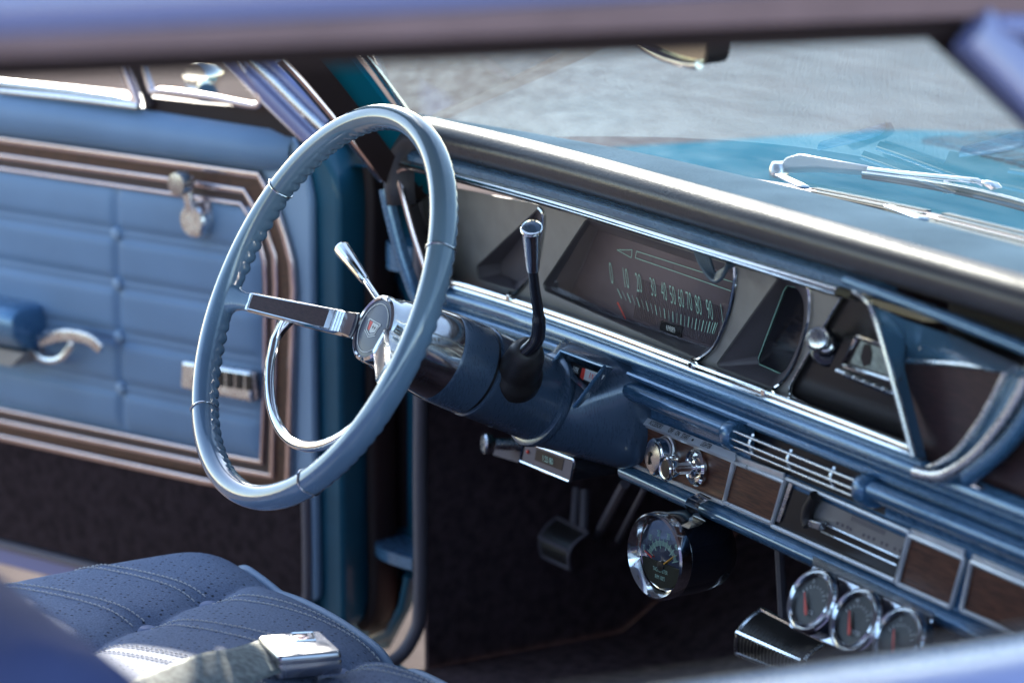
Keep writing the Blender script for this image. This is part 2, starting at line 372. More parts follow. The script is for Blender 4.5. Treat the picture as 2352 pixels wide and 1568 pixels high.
# roof skin, headliner
def roof_pts(dz, y0f, inset=0):
    P = []
    for i in range(25):
        x = -.69+inset + (1.38-2*inset)*i/24
        P.append([(x, lerp(y0f(x), -1.75, j/14), 1.262 + dz - .012*max(0, (lerp(y0f(x), -1.75, j/14)+.4)) + .07*(1-(x/.7)**4)) for j in range(15)])
    return P
rf = MB().grid(roof_pts(.0, lambda x: ywt(x)-.0)).build('roof', 'bodyblue', body)
MB().grid(roof_pts(-.03, lambda x: ywt(x)-.02, .02)).build('headliner', 'headliner', rf)
# side rail over the passenger window: paint, drip rail, seal
def rail(sx):
    ys = np.linspace(.02, -1.7, 24); out = []
    for y in ys: out.append((sx*.68, y, 1.231 - .021*(y+.09) + (-.012*(y+.697) if y < -.697 else 0) - (.9*(y+.06)**2*4 if y > -.06 else 0)))
    return out
for sx in (1, -1):
    rl = rail(sx)
    fl = lambda dx, dz: [(p[0]+sx*dx, p[1], p[2]+dz+(.011*min(1, max(0, (p[1]+.75)/.65))*min(1, max(0, (dz-.016)/.006)))) for p in rl]
    MB().grid([fl(-.03, .012), fl(-.022, 0), fl(.0, -.001), fl(.004, .010), fl(.0, .013)]).build('window_seal', 'seal', rf)
    MB().grid([fl(.0, .0115), fl(.012, .012), fl(.020, .015), fl(.020, .0235), fl(.009, .0245)]).build('drip_rail', 'rail', rf)
    MB().grid([fl(.009, .0235), fl(.012, .037), fl(.006, .056), fl(-.012, .076), fl(-.05, .098), fl(-.12, .115)]).build('roof_rail', 'bodyblue', rf)
# windscreen pillars
def pillar(sx):
    pth = [np.array(p) for p in smooth_path([(sx*.75, .33, .90), (sx*.735, .29, .94), (sx*.69, .186, 1.051), (sx*.655, .07, 1.165), (sx*.635, -.02, 1.245), (sx*.62, -.07, 1.285)], 6)]
    o = MB()
    nrm = np.array([sx*.8, .3, .5])
    o.sweep(pth, [(-.014, -.012), (-.016, .002), (-.006, .008), (.008, .008), (.016, .002), (.014, -.012)], nrm, caps=True)
    p_ = o.build('windscreen_pillar', 'bodyblue' if sx > 0 else 'body', body)
    d = np.array([0, .013, .013])
    MB().tube([q+d+np.array([-sx*.012, .004, 0]) for q in pth], .004, 8).build('reveal_molding', 'chrome', p_)
    MB().tube([q-d*.9+np.array([sx*.004, -.002, 0]) for q in pth], .0035, 8).build('edge_trim', 'chrome', p_)
    inn = [q + np.array([-sx*.012, -.016, -.012]) for q in pth]; i2 = [q + np.array([-sx*.004, -.036 if sx < 0 else -.030, -.028]) for q in pth]
    MB().grid([inn, i2]).build('pillar_seal', 'seal', p_)
    return pth
pl = pillar(-1); pr = pillar(1)
# near pillar: broad painted outer face of the passenger side post and the drip rail running on ahead of it
pth = [np.array(p) for p in smooth_path([(.70, -.078, 1.238), (.715, .028, 1.14), (.73, .148, 1.02), (.75, .278, .92)], 5)]
ps = MB().sweep(pth, [(-.015, -.01), (-.015, .006), (0, .010), (.015, .006), (.015, -.01)], (.8, -.2, .4)).build('post_cover', 'bodyblue', body)
MB().tube([(.70, -.06, 1.238), (.715, .02, 1.232), (.73, .09, 1.215), (.74, .2, 1.19)], .008, 10).build('drip_rail_end', 'bodyblue', ps)
# windscreen glass and mouldings
P = []
for i in range(41):
    x = -.705+1.41*i/40
    row = []
    for j in range(17):
        t = j/16; b = np.array([x, ywb(x), .944]); tp = np.array([x*.9, ywt(x), 1.285])
        q = lerp(b, tp, t) + np.array([0, .03, .02])*math.sin(math.pi*t)
        row.append(q)
    P.append(row)
wsd = MB().grid(P).build('windscreen', 'windglass', body, smooth=180)
base = [(x, ywb(x)+.004, .9545 - .05*x*x) for x in np.linspace(-.7, .7, 50)]
MB().sweep(base, rprof(.012, .006), (0, -.35, 1)).build('lower_molding', 'rail', wsd)
MB().sweep([(x, y-.017, z) for x, y, z in base], rprof(.006, .007), (0, -.2, 1)).build('glass_seal', 'seal', wsd)
MB().sweep([(x*.9, ywt(x)-.004, 1.262) for x in np.linspace(-.69, .69, 40)], rprof(.05, .02), (0, -.4, -1)).build('header_trim', 'bodyblue', wsd)
# cowl and bonnet
P = [[(x, lerp(max(ywb(x), .30)+.012, 1.14, t), .935 - .018*t - .045*(abs(x)/.98)**3) for t in np.linspace(0, 1, 8)] for x in np.linspace(-.98, .98, 40)]
cw = MB().grid(P).build('cowl', 'body', body)
P = [[(x, y, .922 - .035*(y-.82) - .05*(abs(x)/.98)**4 - .02*max(0, y-1.6)**2 + .010*math.exp(-((abs(x)-.3)/.05)**2)) for y in np.linspace(1.155, 2.25, 24)] for x in np.linspace(-.985, .985, 60)]
hd = MB().grid(P)
hd.grid([[p[0] for p in P], [(p[0][0], 1.155, .85) for p in P]]); hd.grid([[p for p in P[0]], [(p[0]-.02, p[1], p[2]-.5) for p in P[0]]]); hd.grid([[r[-1] for r in P], [(r[-1][0], r[-1][1]+.05, .45) for r in P]])
hd.build('bonnet', 'body', body)
# cowl air grille: raised frame with rows of oblong slots
gr = MB(); fr = MB()
for i in range(9):
    for j in range(3):
        x = -.40 - i*.034; y = .925 + j*.054 + (-x-.40)*.28
        z = .935 - .018*(y-.48)/.66 - .045*(abs(x)/.98)**3 + .003
        gr.prism(round_poly([(x-.011, y-.021, z), (x+.011, y-.021, z), (x+.011, y+.021, z), (x-.011, y+.021, z)], .008, 3), (0, 0, .0012))
        fr.tube(round_poly([(x-.014, y-.024, z), (x+.014, y-.024, z), (x+.014, y+.024, z), (x-.014, y+.024, z)], .008, 3), .0028, 6, closed=True)
cg = fr.build('cowl_grille', 'body', cw); gr.build('grille_slots', 'slot', cw)
# floor, firewall, kick panels, tunnel
fl = MB(); fl.add([(-.80, -1.5, .30), (.80, -1.5, .30), (.80, .62, .30), (-.80, .62, .30)], [(0, 1, 2, 3)])
fl.add([(-.80, .62, .30), (.80, .62, .30), (.80, .92, .48), (-.80, .92, .48)], [(0, 1, 2, 3)])
fl.add([(-.80, .92, .48), (.80, .92, .48), (.80, .94, .86), (-.80, .94, .86)], [(0, 1, 2, 3)])
flo = fl.build('floor_carpet', 'carpet', body)
P = [[(.17*math.cos(a)*1.15, y, .30+max(0, (y-.0))*.12+.16*math.sin(a)) for a in np.linspace(0, math.pi, 20)] for y in np.linspace(-.4, .93, 14)]
MB().grid(P).build('tunnel_carpet', 'carpet', flo)
for sx in (-1, 1):
    MB().box((sx*.806, .65, .555), (.004, 0, 0), (0, .305, 0), (0, 0, .305)).build('kick_panel', 'carpet', body)
# left door opening: windlace, hinge pillar, hinges
wl = smooth_path([(-.80, .335, .93), (-.80, .338, .75), (-.802, .336, .55), (-.80, .334, .40), (-.80, .325, .345), (-.80, .28, .312), (-.80, .15, .305), (-.80, -.3, .303), (-.80, -.9, .303)], 6)
MB().tube(wl, .0085, 10).build('windlace', 'windlace', body)
hp = MB()
hp.prism([on_y(*p, .372) for p in [(790, 300), (985, 480), (990, 1330), (950, 1335), (935, 1395), (885, 1490), (790, 1490)]], (0, .006, 0))
hpo = hp.build('hinge_pillar', 'jamb', body)
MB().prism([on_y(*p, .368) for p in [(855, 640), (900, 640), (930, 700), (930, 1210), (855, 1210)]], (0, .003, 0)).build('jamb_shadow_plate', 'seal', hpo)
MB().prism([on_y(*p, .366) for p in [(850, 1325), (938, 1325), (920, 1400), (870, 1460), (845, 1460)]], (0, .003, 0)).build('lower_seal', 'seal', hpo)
MB().sweep([on_y(*p, .352) for p in [(950, 1320), (936, 1390), (905, 1450), (850, 1475)]], rprof(.012, .012), (0, -1, 0)).build('flange', 'jamb', hpo)
for nm, (u0, v0, u1, v1) in (('hinge', (888, 545, 955, 628)), ('hinge', (850, 1225, 955, 1308))):
    c0 = on_y(u0, v0, .335); c1 = on_y(u1, v1, .335)
    b = MB(); Q = []
    for k in range(9):
        t = k/8; x = lerp(c0[0], c1[0], t); y = .318+.03*(2*t-1)**2*(1 if t < .5 else .4)
        Q.append([(x, y, c0[2]), (x, y, c1[2])])
    b.grid(Q); b.grid([[ (q[0][0], q[0][1], q[0][2]) for q in Q], [(q[0][0], .37, q[0][2]) for q in Q]]); b.grid([[q[1] for q in Q], [(q[1][0], .37, q[1][2]) for q in Q]])
    b.build(nm, 'paint', hpo)
# pinch weld trim on the left opening and a rocker sill
MB().tube(smooth_path([on_x(640, 135, -.70), on_x(700, 200, -.715), on_x(800, 318, -.735), on_x(876, 412, -.75)], 5), .0045, 8).build('opening_trim', 'warmtrim', body)
MB().box((-.86, -.35, .275), (.055, 0, 0), (0, .68, 0), (0, 0, .025)).build('rocker_sill', 'body', body, bevel=.012)
MB().box((.86, -.35, .275), (.055, 0, 0), (0, .68, 0), (0, 0, .025)).build('rocker_sill', 'body', body, bevel=.012)

# ================================================================== PASSENGER DOOR (closest to the camera)
pd = thing('passenger_door', 'closed blue near door with its window lowered, blurred sill across the lower right corner', 'car door', (.9, -.3, .3))
ys = np.linspace(-1.05, .33, 30)
def sill_z(y): return .921 - .055*(y+.216) if y < -.216 else .921 - .03*(y+.216)
pr_ = [(-.085, -.30), (-.085, -.05), (-.07, -.014), (-.045, -.006), (-.02, -.001), (.0, .0), (.022, -.006), (.036, -.02), (.042, -.04), (.05, -.12), (.062, -.22), (.06, -.4), (.03, -.62)]
seg = lambda a, b: [[(.93+dx, y, sill_z(y)+dz) for y in ys] for dx, dz in pr_[a:b]]
MB().grid(seg(3, 13)).build('outer_panel', 'bodyblue', pd, smooth=60)
MB().grid(seg(0, 4)).build('inner_trim', 'vinyl', pd)
MB().sweep([(.877, y, sill_z(y)-.012) for y in ys], rprof(.014, .012), (0, 0, 1)).build('window_seal', 'seal', pd)
MB().sweep([(.898, y, sill_z(y)-.010) for y in ys], rprof(.010, .010), (0, 0, 1)).build('belt_molding', 'brushed', pd)
# ================================================================== DRIVER'S DOOR (open)
dd = thing('driver_door', 'wide open blue door with quilted panel, walnut band and chrome crank', 'car door', dpt(.3, .33))
def dpx(u, v, off=0):
    a, z = on_door(u, v, off); return dpt(a, z, off)
def dline(pts, off=0): return [dpx(*p, off) for p in pts]
NEG = -DN
# shell: body coloured box behind the trim panel, curved front edge
aa = np.linspace(-.012, 1.25, 3)
outl = [(-.034, .335), (-.034, .86), (-.028, .89), (.0, .926), (.03, .935), (1.25, .955), (1.25, .33), (.05, .318), (-.02, .322)]
MB().prism([dpt(a, z, -.012) for a, z in outl], -DN*.11).build('door_shell', 'jamb', dd, bevel=.006)
# rubber seal running round the front edge face
sl_ = smooth_path([dpt(.06, .938, -.075), dpt(-.01, .925, -.075), dpt(-.040, .88, -.072), dpt(-.040, .75, -.07), dpt(-.040, .5, -.07), dpt(-.040, .36, -.07), dpt(-.02, .325, -.07)], 6)
MB().sweep(sl_, rprof(.045, .014), -DE).build('edge_seal', 'seal', dd)
# trim panel in pale vinyl with soft rounded edge
pan = [(.0, .36), (.0, .86), (.012, .905), (.035, .935), (.06, .941), (1.2, .965), (1.2, .36)]
panel = MB().prism([dpt(a, z, -.012) for a, z in round_poly([np.array(p) for p in pan], .012, 4)], DN*.013).build('trim_panel', 'vinylpale', dd, bevel=.004)
# upper roll in blue vinyl
P = []
for a in np.linspace(.028, 1.2, 30):
    top = .939 + .021*(a-.03)/.9*1.0
    P.append([dpt(a, lerp(.888, top, t)+0*a, .004+.02*math.sin(math.pi*min(1, t*1.02))**.6*(1 - .0*t)) for t in np.linspace(0, 1, 9)])
P[0] = [p - DN*.016 for p in P[0]]
MB().grid(P).build('upper_roll', 'vinyl', dd, smooth=180)
# carpeted kick strip
a0, z0 = on_door(700, 1125); 
MB().prism([dpt(a, z, 0) for a, z in [(.008, .345), (.02, .50), (1.2, .468), (1.2, .335)]], DN*.006).build('carpet_strip', 'doorcarpet', dd)
MB().tube(smooth_path([dpt(.012, .50, .004), dpt(.012, .40, .004), dpt(.018, .355, .004), dpt(.06, .338, .004), dpt(.3, .333, .004), dpt(1.2, .328, .004)], 5), .006, 8).build('bottom_edging', 'windlace', dd)
MB().prism([dpt(a, z, -.002) for a, z in [(.0, .338), (1.2, .330), (1.2, .296), (.05, .302)]], -DN*.01).build('bottom_flange', 'bodyblue', dd, bevel=.003)
# trim frame: three bright lines with wood and dark bands between
o3 = .004
T1 = [(0, 318), (604, 401), (640, 470), (664, 545), (678, 600), (683, 660), (679, 810), (670, 1133), (480, 1102), (0, 1006)]
T2 = [(0, 357), (388, 410), (571, 437), (596, 480), (622, 530), (640, 585), (643, 650), (641, 810), (635, 1091), (480, 1062), (0, 974)]
T3 = [(0, 384), (403, 443), (564, 467), (582, 495), (604, 545), (617, 597), (620, 660), (618, 883), (611, 1059), (480, 1034), (0, 943)]
def ext(T):                                    # carry the lines on beyond the frame of the picture, to the door's rear
    L = [on_door(*p) for p in T]
    L[0] = (1.1, L[0][1]+.001); L[-1] = (1.1, L[-1][1]-.0)
    L = [(a, (z if i not in (0, len(L)-1) else z)) for i, (a, z) in enumerate(L)]
    return L
L1, L2, L3 = ext(T1), ext(T2), ext(T3)
def densify(L, n=40):
    L = [np.array(p) for p in L]; d = np.r_[0, np.cumsum([np.linalg.norm(b-a) for a, b in zip(L, L[1:])])]
    return [np.array([np.interp(s, d, [p[k] for p in L]) for k in (0, 1)]) for s in np.linspace(0, d[-1], n)]
def band(La, Lb, off, name, m):
    # walk both lines by matching fraction of each straight run
    na = [(0, 1), ]
    A = La[:]; B = Lb[:]
    poly = A + B[::-1]
    cen = [dpt(a, z, 0) for a, z in poly]
    return MB().prism(cen, DN*off).build(name, m, dd)
band(L1, L2, .006, 'wood_band', 'doorwood'); band(L2, L3, .0055, 'dark_band', 'darkwood')
for L, w_ in ((L1, .0095), (L2, .0085), (L3, .0065)):
    MB().sweep([dpt(a, z, .004) for a, z in L], rprof(w_, .006), DN).build('trim_molding', 'warmtrim', dd)
# quilted panel: puffed rows with a vertical seam and buttons
rows = [.845] + [on_door(288, v)[1] for v in (535, 650, 770, 887)] + [.52]
aseam = on_door(284, 700)[0]
def inside(a):  # right hand limit follows the inner moulding
    return a
P = []
A_ = np.r_[np.linspace(.078, .70, 190), np.linspace(.71, 1.08, 20)]
Zs = np.linspace(.527, .846, 110)
for a in A_:
    row = []
    for z in Zs:
        dz = min(abs(z-r) for r in rows[1:-1]); edge = min(abs(z-.527), abs(z-.846), abs(a-.078))
        h = .0085*(1-math.exp(-(dz/.0085)**2))*(1-math.exp(-(abs(a-aseam)/.006)**2)*.8)
        h += .0055*math.exp(-((dz-.0)/.0042)**2)*(1-math.exp(-(abs(a-aseam)/.004)**2))
        zz = z
        if a < .11 and z > .80: pass
        h *= 1-math.exp(-(edge/.012)**1.2)
        row.append(dpt(a, zz, .0035+h))
    P.append(row)
qp = MB().grid(P).build('quilted_panel', 'vinyl', dd, smooth=180)
for r in rows[1:-1]:
    MB().lathe(dpt(aseam, r, .004), DN, [(.0085, 0), (.0088, .004), (.007, .0085), (.003, .0105), (.0, .011)], 20).build('button', 'vinylpale', qp)
# window crank
ck = MB(); c0 = dpx(462, 503, .01)
ck.lathe(c0-DN*.01, DN, [(.025, 0), (.0245, .007), (.0215, .016), (.021, .025), (.018, .028), (.008, .0285), (.0, .028)], 36)
k0 = dpx(418, 421, .035)
ck.sweep(smooth_path([c0+DN*.010, lerp(c0+DN*.016, k0-DN*.012, .5), k0-DN*.010], 5), rprof(.014, .006), DN)
cr = ck.build('window_crank', 'brushed', dd)
MB().lathe(k0-DN*.016, DN, [(.007, 0), (.008, .006), (.0138, .011), (.0152, .02), (.0135, .027), (.0, .029)], 30).build('knob', 'steel', cr)
# armrest, handle and ashtray
ar = MB(); ae = on_door(112, 730)[0]; 
Q = []
for a, sc_ in ((ae-.004, .55), (ae-.002, .85), (ae+.006, .97), (ae+.02, 1), (1.0, 1.05)):
    zc = .648; Q.append([dpt(a, zc+y*sc_, .0+x) for x, y in [(0, .028), (.04, .031), (.058, .028), (.066, .018), (.066, -.004), (.055, -.022), (.03, -.034), (0, -.036)]])
ar.grid(Q); ar.cap(Q[0])
am = ar.build('armrest', 'paint', dd, smooth=50)
MB().prism([dpt(a, z, .0) for a, z in [(ae-.005, .618), (1.0, .618), (1.0, .597), (ae+.02, .597)]], DN*.05).build('armrest_base', 'silver', am)
hb = MB(); e0 = dpx(70, 790, .03)
hb.tube(smooth_path([dpx(66, 800, .028), dpx(105, 825, .034), dpx(140, 822, .036), dpx(165, 790, .035), dpx(158, 772, .03), dpx(105, 765, .03)], 6), .0048, 8)
hb.sweep(smooth_path([dpx(95, 782, .028), dpx(150, 768, .034), dpx(205, 776, .036), dpx(236, 800, .034)], 6), rprof(.016, .006), DN)
hb.lathe(dpx(100, 785, .0), DN, [(.017, 0), (.016, .012), (.011, .03), (0, .032)], 20)
hb.build('door_handle', 'brushed', dd)
at_ = [dpx(*p, .0) for p in [(443, 820), (604, 845), (608, 918), (440, 885)]]
ash = MB().prism(at_, DN*.022).build('ashtray', 'brushed', dd, bevel=.005, bseg=3)
lv = MB(); 
for k in range(6):
    u0 = 455+k*22; lv.prism([dpx(*p, .022) for p in [(u0, 843+k*3.4), (u0+15, 845+k*3.4), (u0+15, 880+k*3.4), (u0, 878+k*3.4)]], DN*.0016)
lv.build('ashtray_louvers', 'black', ash)
# window sill strips, vent window and its frame
def dz(a): return .952 + .012*(a-.3)/.5
MB().sweep([dpx(*p, .004) for p in [(0, 190), (160, 207), (318, 229)]], rprof(.008, .008), DN).build('sill_molding', 'chrome', dd)
MB().sweep([dpx(*p, .012) for p in [(0, 207), (160, 224), (324, 245)]], rprof(.008, .008), DN).build('sill_molding', 'chrome', dd)
MB().sweep([dpx(*p, .0) for p in [(0, 199), (320, 237)]], rprof(.010, .004), DN).build('sill_slot', 'seal', dd)
vb = MB(); vb.prism([dpx(*p, -.004) for p in [(338, 226), (350, 222), (470, 236), (590, 246), (615, 232), (690, 300), (700, 318), (520, 285), (340, 262)]], DN*.006)
vf = vb.build('vent_base', 'seal', dd)
MB().sweep([dpx(*p, .004) for p in [(262, 60), (284, 135), (322, 240)]], rprof(.013, .010), DN).build('division_bar', 'warmtrim', dd)
MB().sweep([dpx(*p, .002) for p in [(290, 60), (309, 130), (352, 246)]], rprof(.012, .009), DN).build('division_bar_seal', 'seal', dd)
vw = MB().sweep(smooth_path([dpx(*p, .006) for p in [(330, 130), (346, 190), (356, 211), (380, 209), (480, 222), (570, 240), (598, 241), (604, 226), (590, 195), (540, 110)]], 5), rprof(.0085, .008), DN).build('vent_window_frame', 'warmtrim', dd)
MB().cap([dpx(*p, .006) for p in [(318, 80), (350, 208), (590, 240), (602, 225), (525, 80)]]).build('vent_glass', 'doorglass', vw, smooth=0)
lf = MB().sweep([dpx(*p, .002) for p in [(480, 60), (555, 150), (640, 236), (726, 322)]], rprof(.020, .012), DN).build('front_window_frame', 'bodyblue', dd)
MB().sweep([dpx(*p, .010) for p in [(530, 80), (598, 150), (680, 232), (752, 300)]], rprof(.010, .008), DN).build('frame_molding', 'brushed', lf)
MB().sweep([dpx(*p, .0) for p in [(560, 80), (620, 143), (690, 214), (760, 284)]], rprof(.018, .010), DN).build('frame_flange', 'bodyblue', lf)
MB().sweep([dpx(*p, .004) for p in [(470, 80), (538, 155), (620, 240), (705, 322)]], rprof(.006, .009), DN).build('frame_edge', 'warmtrim', lf)
# door mirror beyond the vent window
om = MB(); mc = dpx(463, 176, -.10)
om.tube([dpx(475, 215, -.07), dpx(468, 190, -.10), mc], [.014, .008, .012], 12)
om.lathe(mc+DN*.012, -DN, [(.02, 0), (.022, .006), (.018, .03), (.008, .044), (0, .046)], 24)
om.build('door_mirror', 'chrome', dd)

# ================================================================== DASHBOARD
db = thing('dashboard', 'blue dashboard with grained padded top, wide speedometer and walnut lower panels', 'dashboard', (-.1, .33, .64))
def dpth(y0, z, xs): return [np.array([x, y0+bow(x), z]) for x in xs]
XS = np.linspace(-.70, .74, 40)
# padded roll: crest that bends down at its left end
pathr = [np.array([x, .303+bow(x), .966]) for x in np.linspace(.74, -.66, 36)]
e = pathr[-1]
pathr += [e+np.array(q) for q in [(-.028, -.002, .0), (-.050, -.005, -.006), (-.066, -.008, -.020), (-.073, -.010, -.038), (-.074, -.010, -.060), (-.072, -.009, -.082)]]
def padsec():
    P = []                                   # section: a = outward (up), b = towards the driver
    for k in range(25):
        a = R(-90 + 250*k/24)
        P.append((.0205*math.sin(a), .026*math.cos(a)))
    return P
P = []
for i, p in enumerate(pathr):
    t = (pathr[min(i+1, len(pathr)-1)] - pathr[max(i-1, 0)]); t /= np.linalg.norm(t)
    nb = np.array([0, -1., 0]); nb -= t*(nb@t); nb /= np.linalg.norm(nb); out = np.cross(nb, t); out = out if (out[2] > 0 or out[0] < 0) else -out
    if i > 35 and out[0] > 0: out = -out
    shr = 1.0
    P.append([p + out*a*shr + nb*b for a, b in padsec()])
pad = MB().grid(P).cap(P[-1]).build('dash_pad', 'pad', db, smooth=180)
# flat top behind the roll, following the windscreen
P = []
for x in np.linspace(-.715, .74, 60):
    yn = .301+bow(x); ye = max(yn+.004, ywb(x)-.006)
    P.append([(x, lerp(yn, ye, t), [.9865, .9875, .9865, .983, .977, .970, .962, .958][k]) for k, t in enumerate([0, .15, .3, .45, .58, .68, .74, 1])])
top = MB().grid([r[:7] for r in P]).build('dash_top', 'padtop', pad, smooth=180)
MB().grid([r[6:] for r in P]).build('defroster_strip', 'navy', pad, smooth=180)
# raised duct covers, slots and grille by the windscreen
for (u0, v0), (u1, v1) in (((1790, 402), (1852, 432)), ((2040, 473), (2128, 506))):
    p0, p1 = on_z(u0, v0, .978), on_z(u1, v1, .978)
    d = (p1-p0); L = np.linalg.norm(d); 
    MB().tube([p0+d*t for t in (0, .5, .85, .96, 1)], [.005, .006, .006, .005, .002], 14, flat=.35).build('duct_cover', 'paint', pad)
dg = MB(); ds = MB()
for k, (a, b) in enumerate((((1868, 434), (2128, 486)), ((1868, 441), (2118, 493)), ((2168, 492), (2400, 548)), ((2158, 499), (2400, 558)), ((2152, 507), (2400, 569)), ((2146, 515), (2390, 577)))):
    p0, p1 = on_z(*a, .9725 + (.002 if k > 1 else 0)), on_z(*b, .9725 + (.002 if k > 1 else 0))
    dg.sweep([p0, p1], rprof(.0055, .0012), (0, 0, 1)); q = np.array([0, .0045, 0])
    ds.tube([p0+q, p1+q], .0013, 6)
MB().prism([(-.035, .352, .9785), (.26, .352, .9785), (.26, .440, .9660), (-.035, .440, .9660)], (0, 0, .0012)).build('speaker_panel', 'black', pad)
gp = ds.build('defroster_grille', 'paint', db); dg.build('defroster_slots', 'black', gp)
# hood of the instrument recess: blue fillet and heavy chrome rail
hx = np.linspace(-.695, .16, 30)
MB().sweep(dpth(.284, .9425, hx), [(-.0065, -.02), (-.0065, .0), (-.002, .006), (.004, .006), (.0065, 0), (.0065, -.02)], (0, -1, 0)).build('hood_fillet', 'paint', db, smooth=50)
rail_ = smooth_path([on_dash(985, 655, .30), on_dash(940, 520, .288), on_dash(916, 410, .284), on_dash(917, 384, .284)] + [], 5)
chp = [(-.0055, -.03), (-.0055, -.002), (-.004, .004), (.0, .0065), (.004, .004), (.0055, -.002), (.0055, -.03)]
MB().sweep(dpth(.283, .9313, np.linspace(-.712, .105, 36)), chp, (0, -1, -.12)).build('hood_molding', 'chrome', db, smooth=60)
MB().tube(smooth_path([on_dash(1045, 405, .280), on_dash(960, 388, .281), on_dash(925, 388, .282), on_dash(915, 402, .283), on_dash(924, 445, .284), on_dash(950, 540, .290), on_dash(985, 640, .299), on_dash(1005, 668, .305)], 6), .0032, 8).build('recess_bezel', 'warmtrim', db)
MB().sweep(smooth_path([on_dash(898, 432, .288), on_dash(905, 470, .289), on_dash(930, 570, .295), on_dash(960, 660, .302), on_dash(985, 715, .306)], 6), rprof(.016, .014), (0, -1, 0)).build('recess_side', 'paint', db)
# left end wall of the recess
fr_ = [on_dash(917, 396, .285), on_dash(950, 540, .292), on_dash(1000, 660, .305), on_dash(1030, 668, .310)]
bk_ = [on_plate(952, 418), on_plate(985, 560), on_plate(1010, 640), on_plate(1032, 655)]
MB().grid([fr_, bk_]).build('recess_wall', 'pod', db)
# underside of the hood
MB().grid([[np.array([x, .284+bow(x), .9275]) for x in XS[:26]], [np.array([x, .318-.033*(x+.3), .922]) for x in XS[:26]]]).build('hood_underside', 'pod', db)
# instrument face with its openings -------------------------------------
def ap(u, v): P = on_plate(u, v); return (P[0], P[2])
def pconv(x, z, d): return np.array([x, .330-.144*(z-.8)-.033*(x+.3)+d*.003, z])
podL = [(1236, 478), (1247, 492), (1243, 540), (1232, 600), (1215, 640), (1187, 668), (1095, 640), (1092, 612)]
spd = [(1346, 502), (1688, 612), (1686, 650), (1672, 720), (1640, 795), (1602, 824), (1250, 668), (1246, 652)]
podR = [(1790, 632), (1838, 640), (1858, 668), (1857, 735), (1835, 815), (1806, 868), (1778, 892), (1648, 842), (1646, 834)]
blk = [(1934, 678), (1952, 668), (1990, 690), (2012, 735), (2060, 905), (2098, 1046), (2080, 1044), (1812, 908), (1814, 886)]
loops = [[ap(*p) for p in L] for L in (podL, spd, podR, blk)]
loops = [[tuple(q) for q in round_poly([np.array(p) for p in L], .006, 3)] for L in loops]
outer = [ap(*p) for p in [(952, 415), (1500, 520), (1700, 580), (1990, 668), (2020, 740), (2112, 1062), (1800, 925), (1560, 826), (1240, 712), (1032, 655), (1010, 620)]]
vv, ff = plate_with_holes(outer, loops, pconv, 1)
face = MB().add(vv, ff).build('instrument_face', 'silver', db, smooth=20)
def pod(opening, floor, depth, wallm, floorm, name, parent):
    O = round_poly([on_plate(*p, .001) for p in opening], .006, 3); I = round_poly([on_plate(*p, depth) for p in floor], .006, 3)
    o = MB().loft(O, I).build(name, wallm, parent, smooth=30)
    f = MB().cap(I).build(floorm[0], floorm[1], o, smooth=0)
    return o
# fuel and clock pods
lp_ = pod(podL, [(1215, 520), (1228, 530), (1226, 560), (1219, 610), (1208, 632), (1188, 648), (1150, 628), (1150, 606)], .03, 'pod', ('pod_floor', 'pod'), 'side_gauge', db)
MB().tube(smooth_path([on_plate(*p, -.001) for p in [(1238, 478), (1248, 494), (1244, 540), (1233, 600), (1216, 640), (1186, 670), (1172, 672)]], 5), .0022, 8).build('gauge_rim', 'chrome', lp_)
rp_ = pod(podR, [(1806, 655), (1832, 662), (1846, 690), (1846, 745), (1830, 800), (1808, 846), (1792, 858), (1742, 836), (1740, 820)], .034, 'pod', ('dark_window', 'gloss'), 'side_gauge', db)
MB().tube(smooth_path([on_plate(*p, -.001) for p in [(1796, 632), (1838, 640), (1859, 668), (1858, 735), (1836, 815), (1807, 868), (1778, 893)]], 5), .0024, 8).build('gauge_rim', 'chrome', rp_)
MB().tube([on_plate(*p, .033) for p in [(1830, 660), (1808, 655), (1800, 668), (1742, 822), (1744, 836), (1794, 858)]], .0007, 6).build('window_edge', 'mint', rp_)
# speedometer
SD = .036
dialp = [(1372, 528), (1690, 632), (1690, 655), (1678, 720), (1650, 780), (1630, 800), (1312, 692), (1308, 680)]
sp_ = pod(spd, dialp, SD, 'pod', ('dial', 'dial'), 'speedometer', db)
sdir = on_plate(1630, 798, SD) - on_plate(1312, 690, SD); sdir /= np.linalg.norm(sdir); sup = np.array([0, -.144, 1.]); sup /= np.linalg.norm(sup)
O0 = on_plate(1408, 607, SD)
E_ = lambda u, v: on_plate(u, v, SD-.0012)
def polybar(m_, a, b, w_, off=SD-.0012):
    p, q = on_plate(*a, off), on_plate(*b, off); d = q-p; d /= np.linalg.norm(d); s_ = np.cross(d, PLN)*w_/2
    m_.add([p+s_, p-s_, q-s_, q+s_], [(0, 1, 2, 3)])
vs_, fs_ = [], []
mk = MB()
for lab, (u, v), hh in (('0', (1404, 630), 50), ('10', (1437, 641), 46), ('20', (1467, 652), 44), ('30', (1500, 662), 43), ('40', (1525, 671), 43), ('50', (1545, 680), 43), ('60', (1564, 687), 43), ('70', (1583, 694), 43), ('80', (1604, 703), 45), ('90', (1630, 714), 46), ('1', (1658, 722), 46)):
    P0 = E_(u, v); h = np.linalg.norm(E_(u, v+hh/2)-E_(u, v-hh/2))
    a, b = text(lab, P0, sdir, sup, h*1.36, None, None, xs=.40, depth=0, shear=0, bold=-.012); mk.add(a, b)
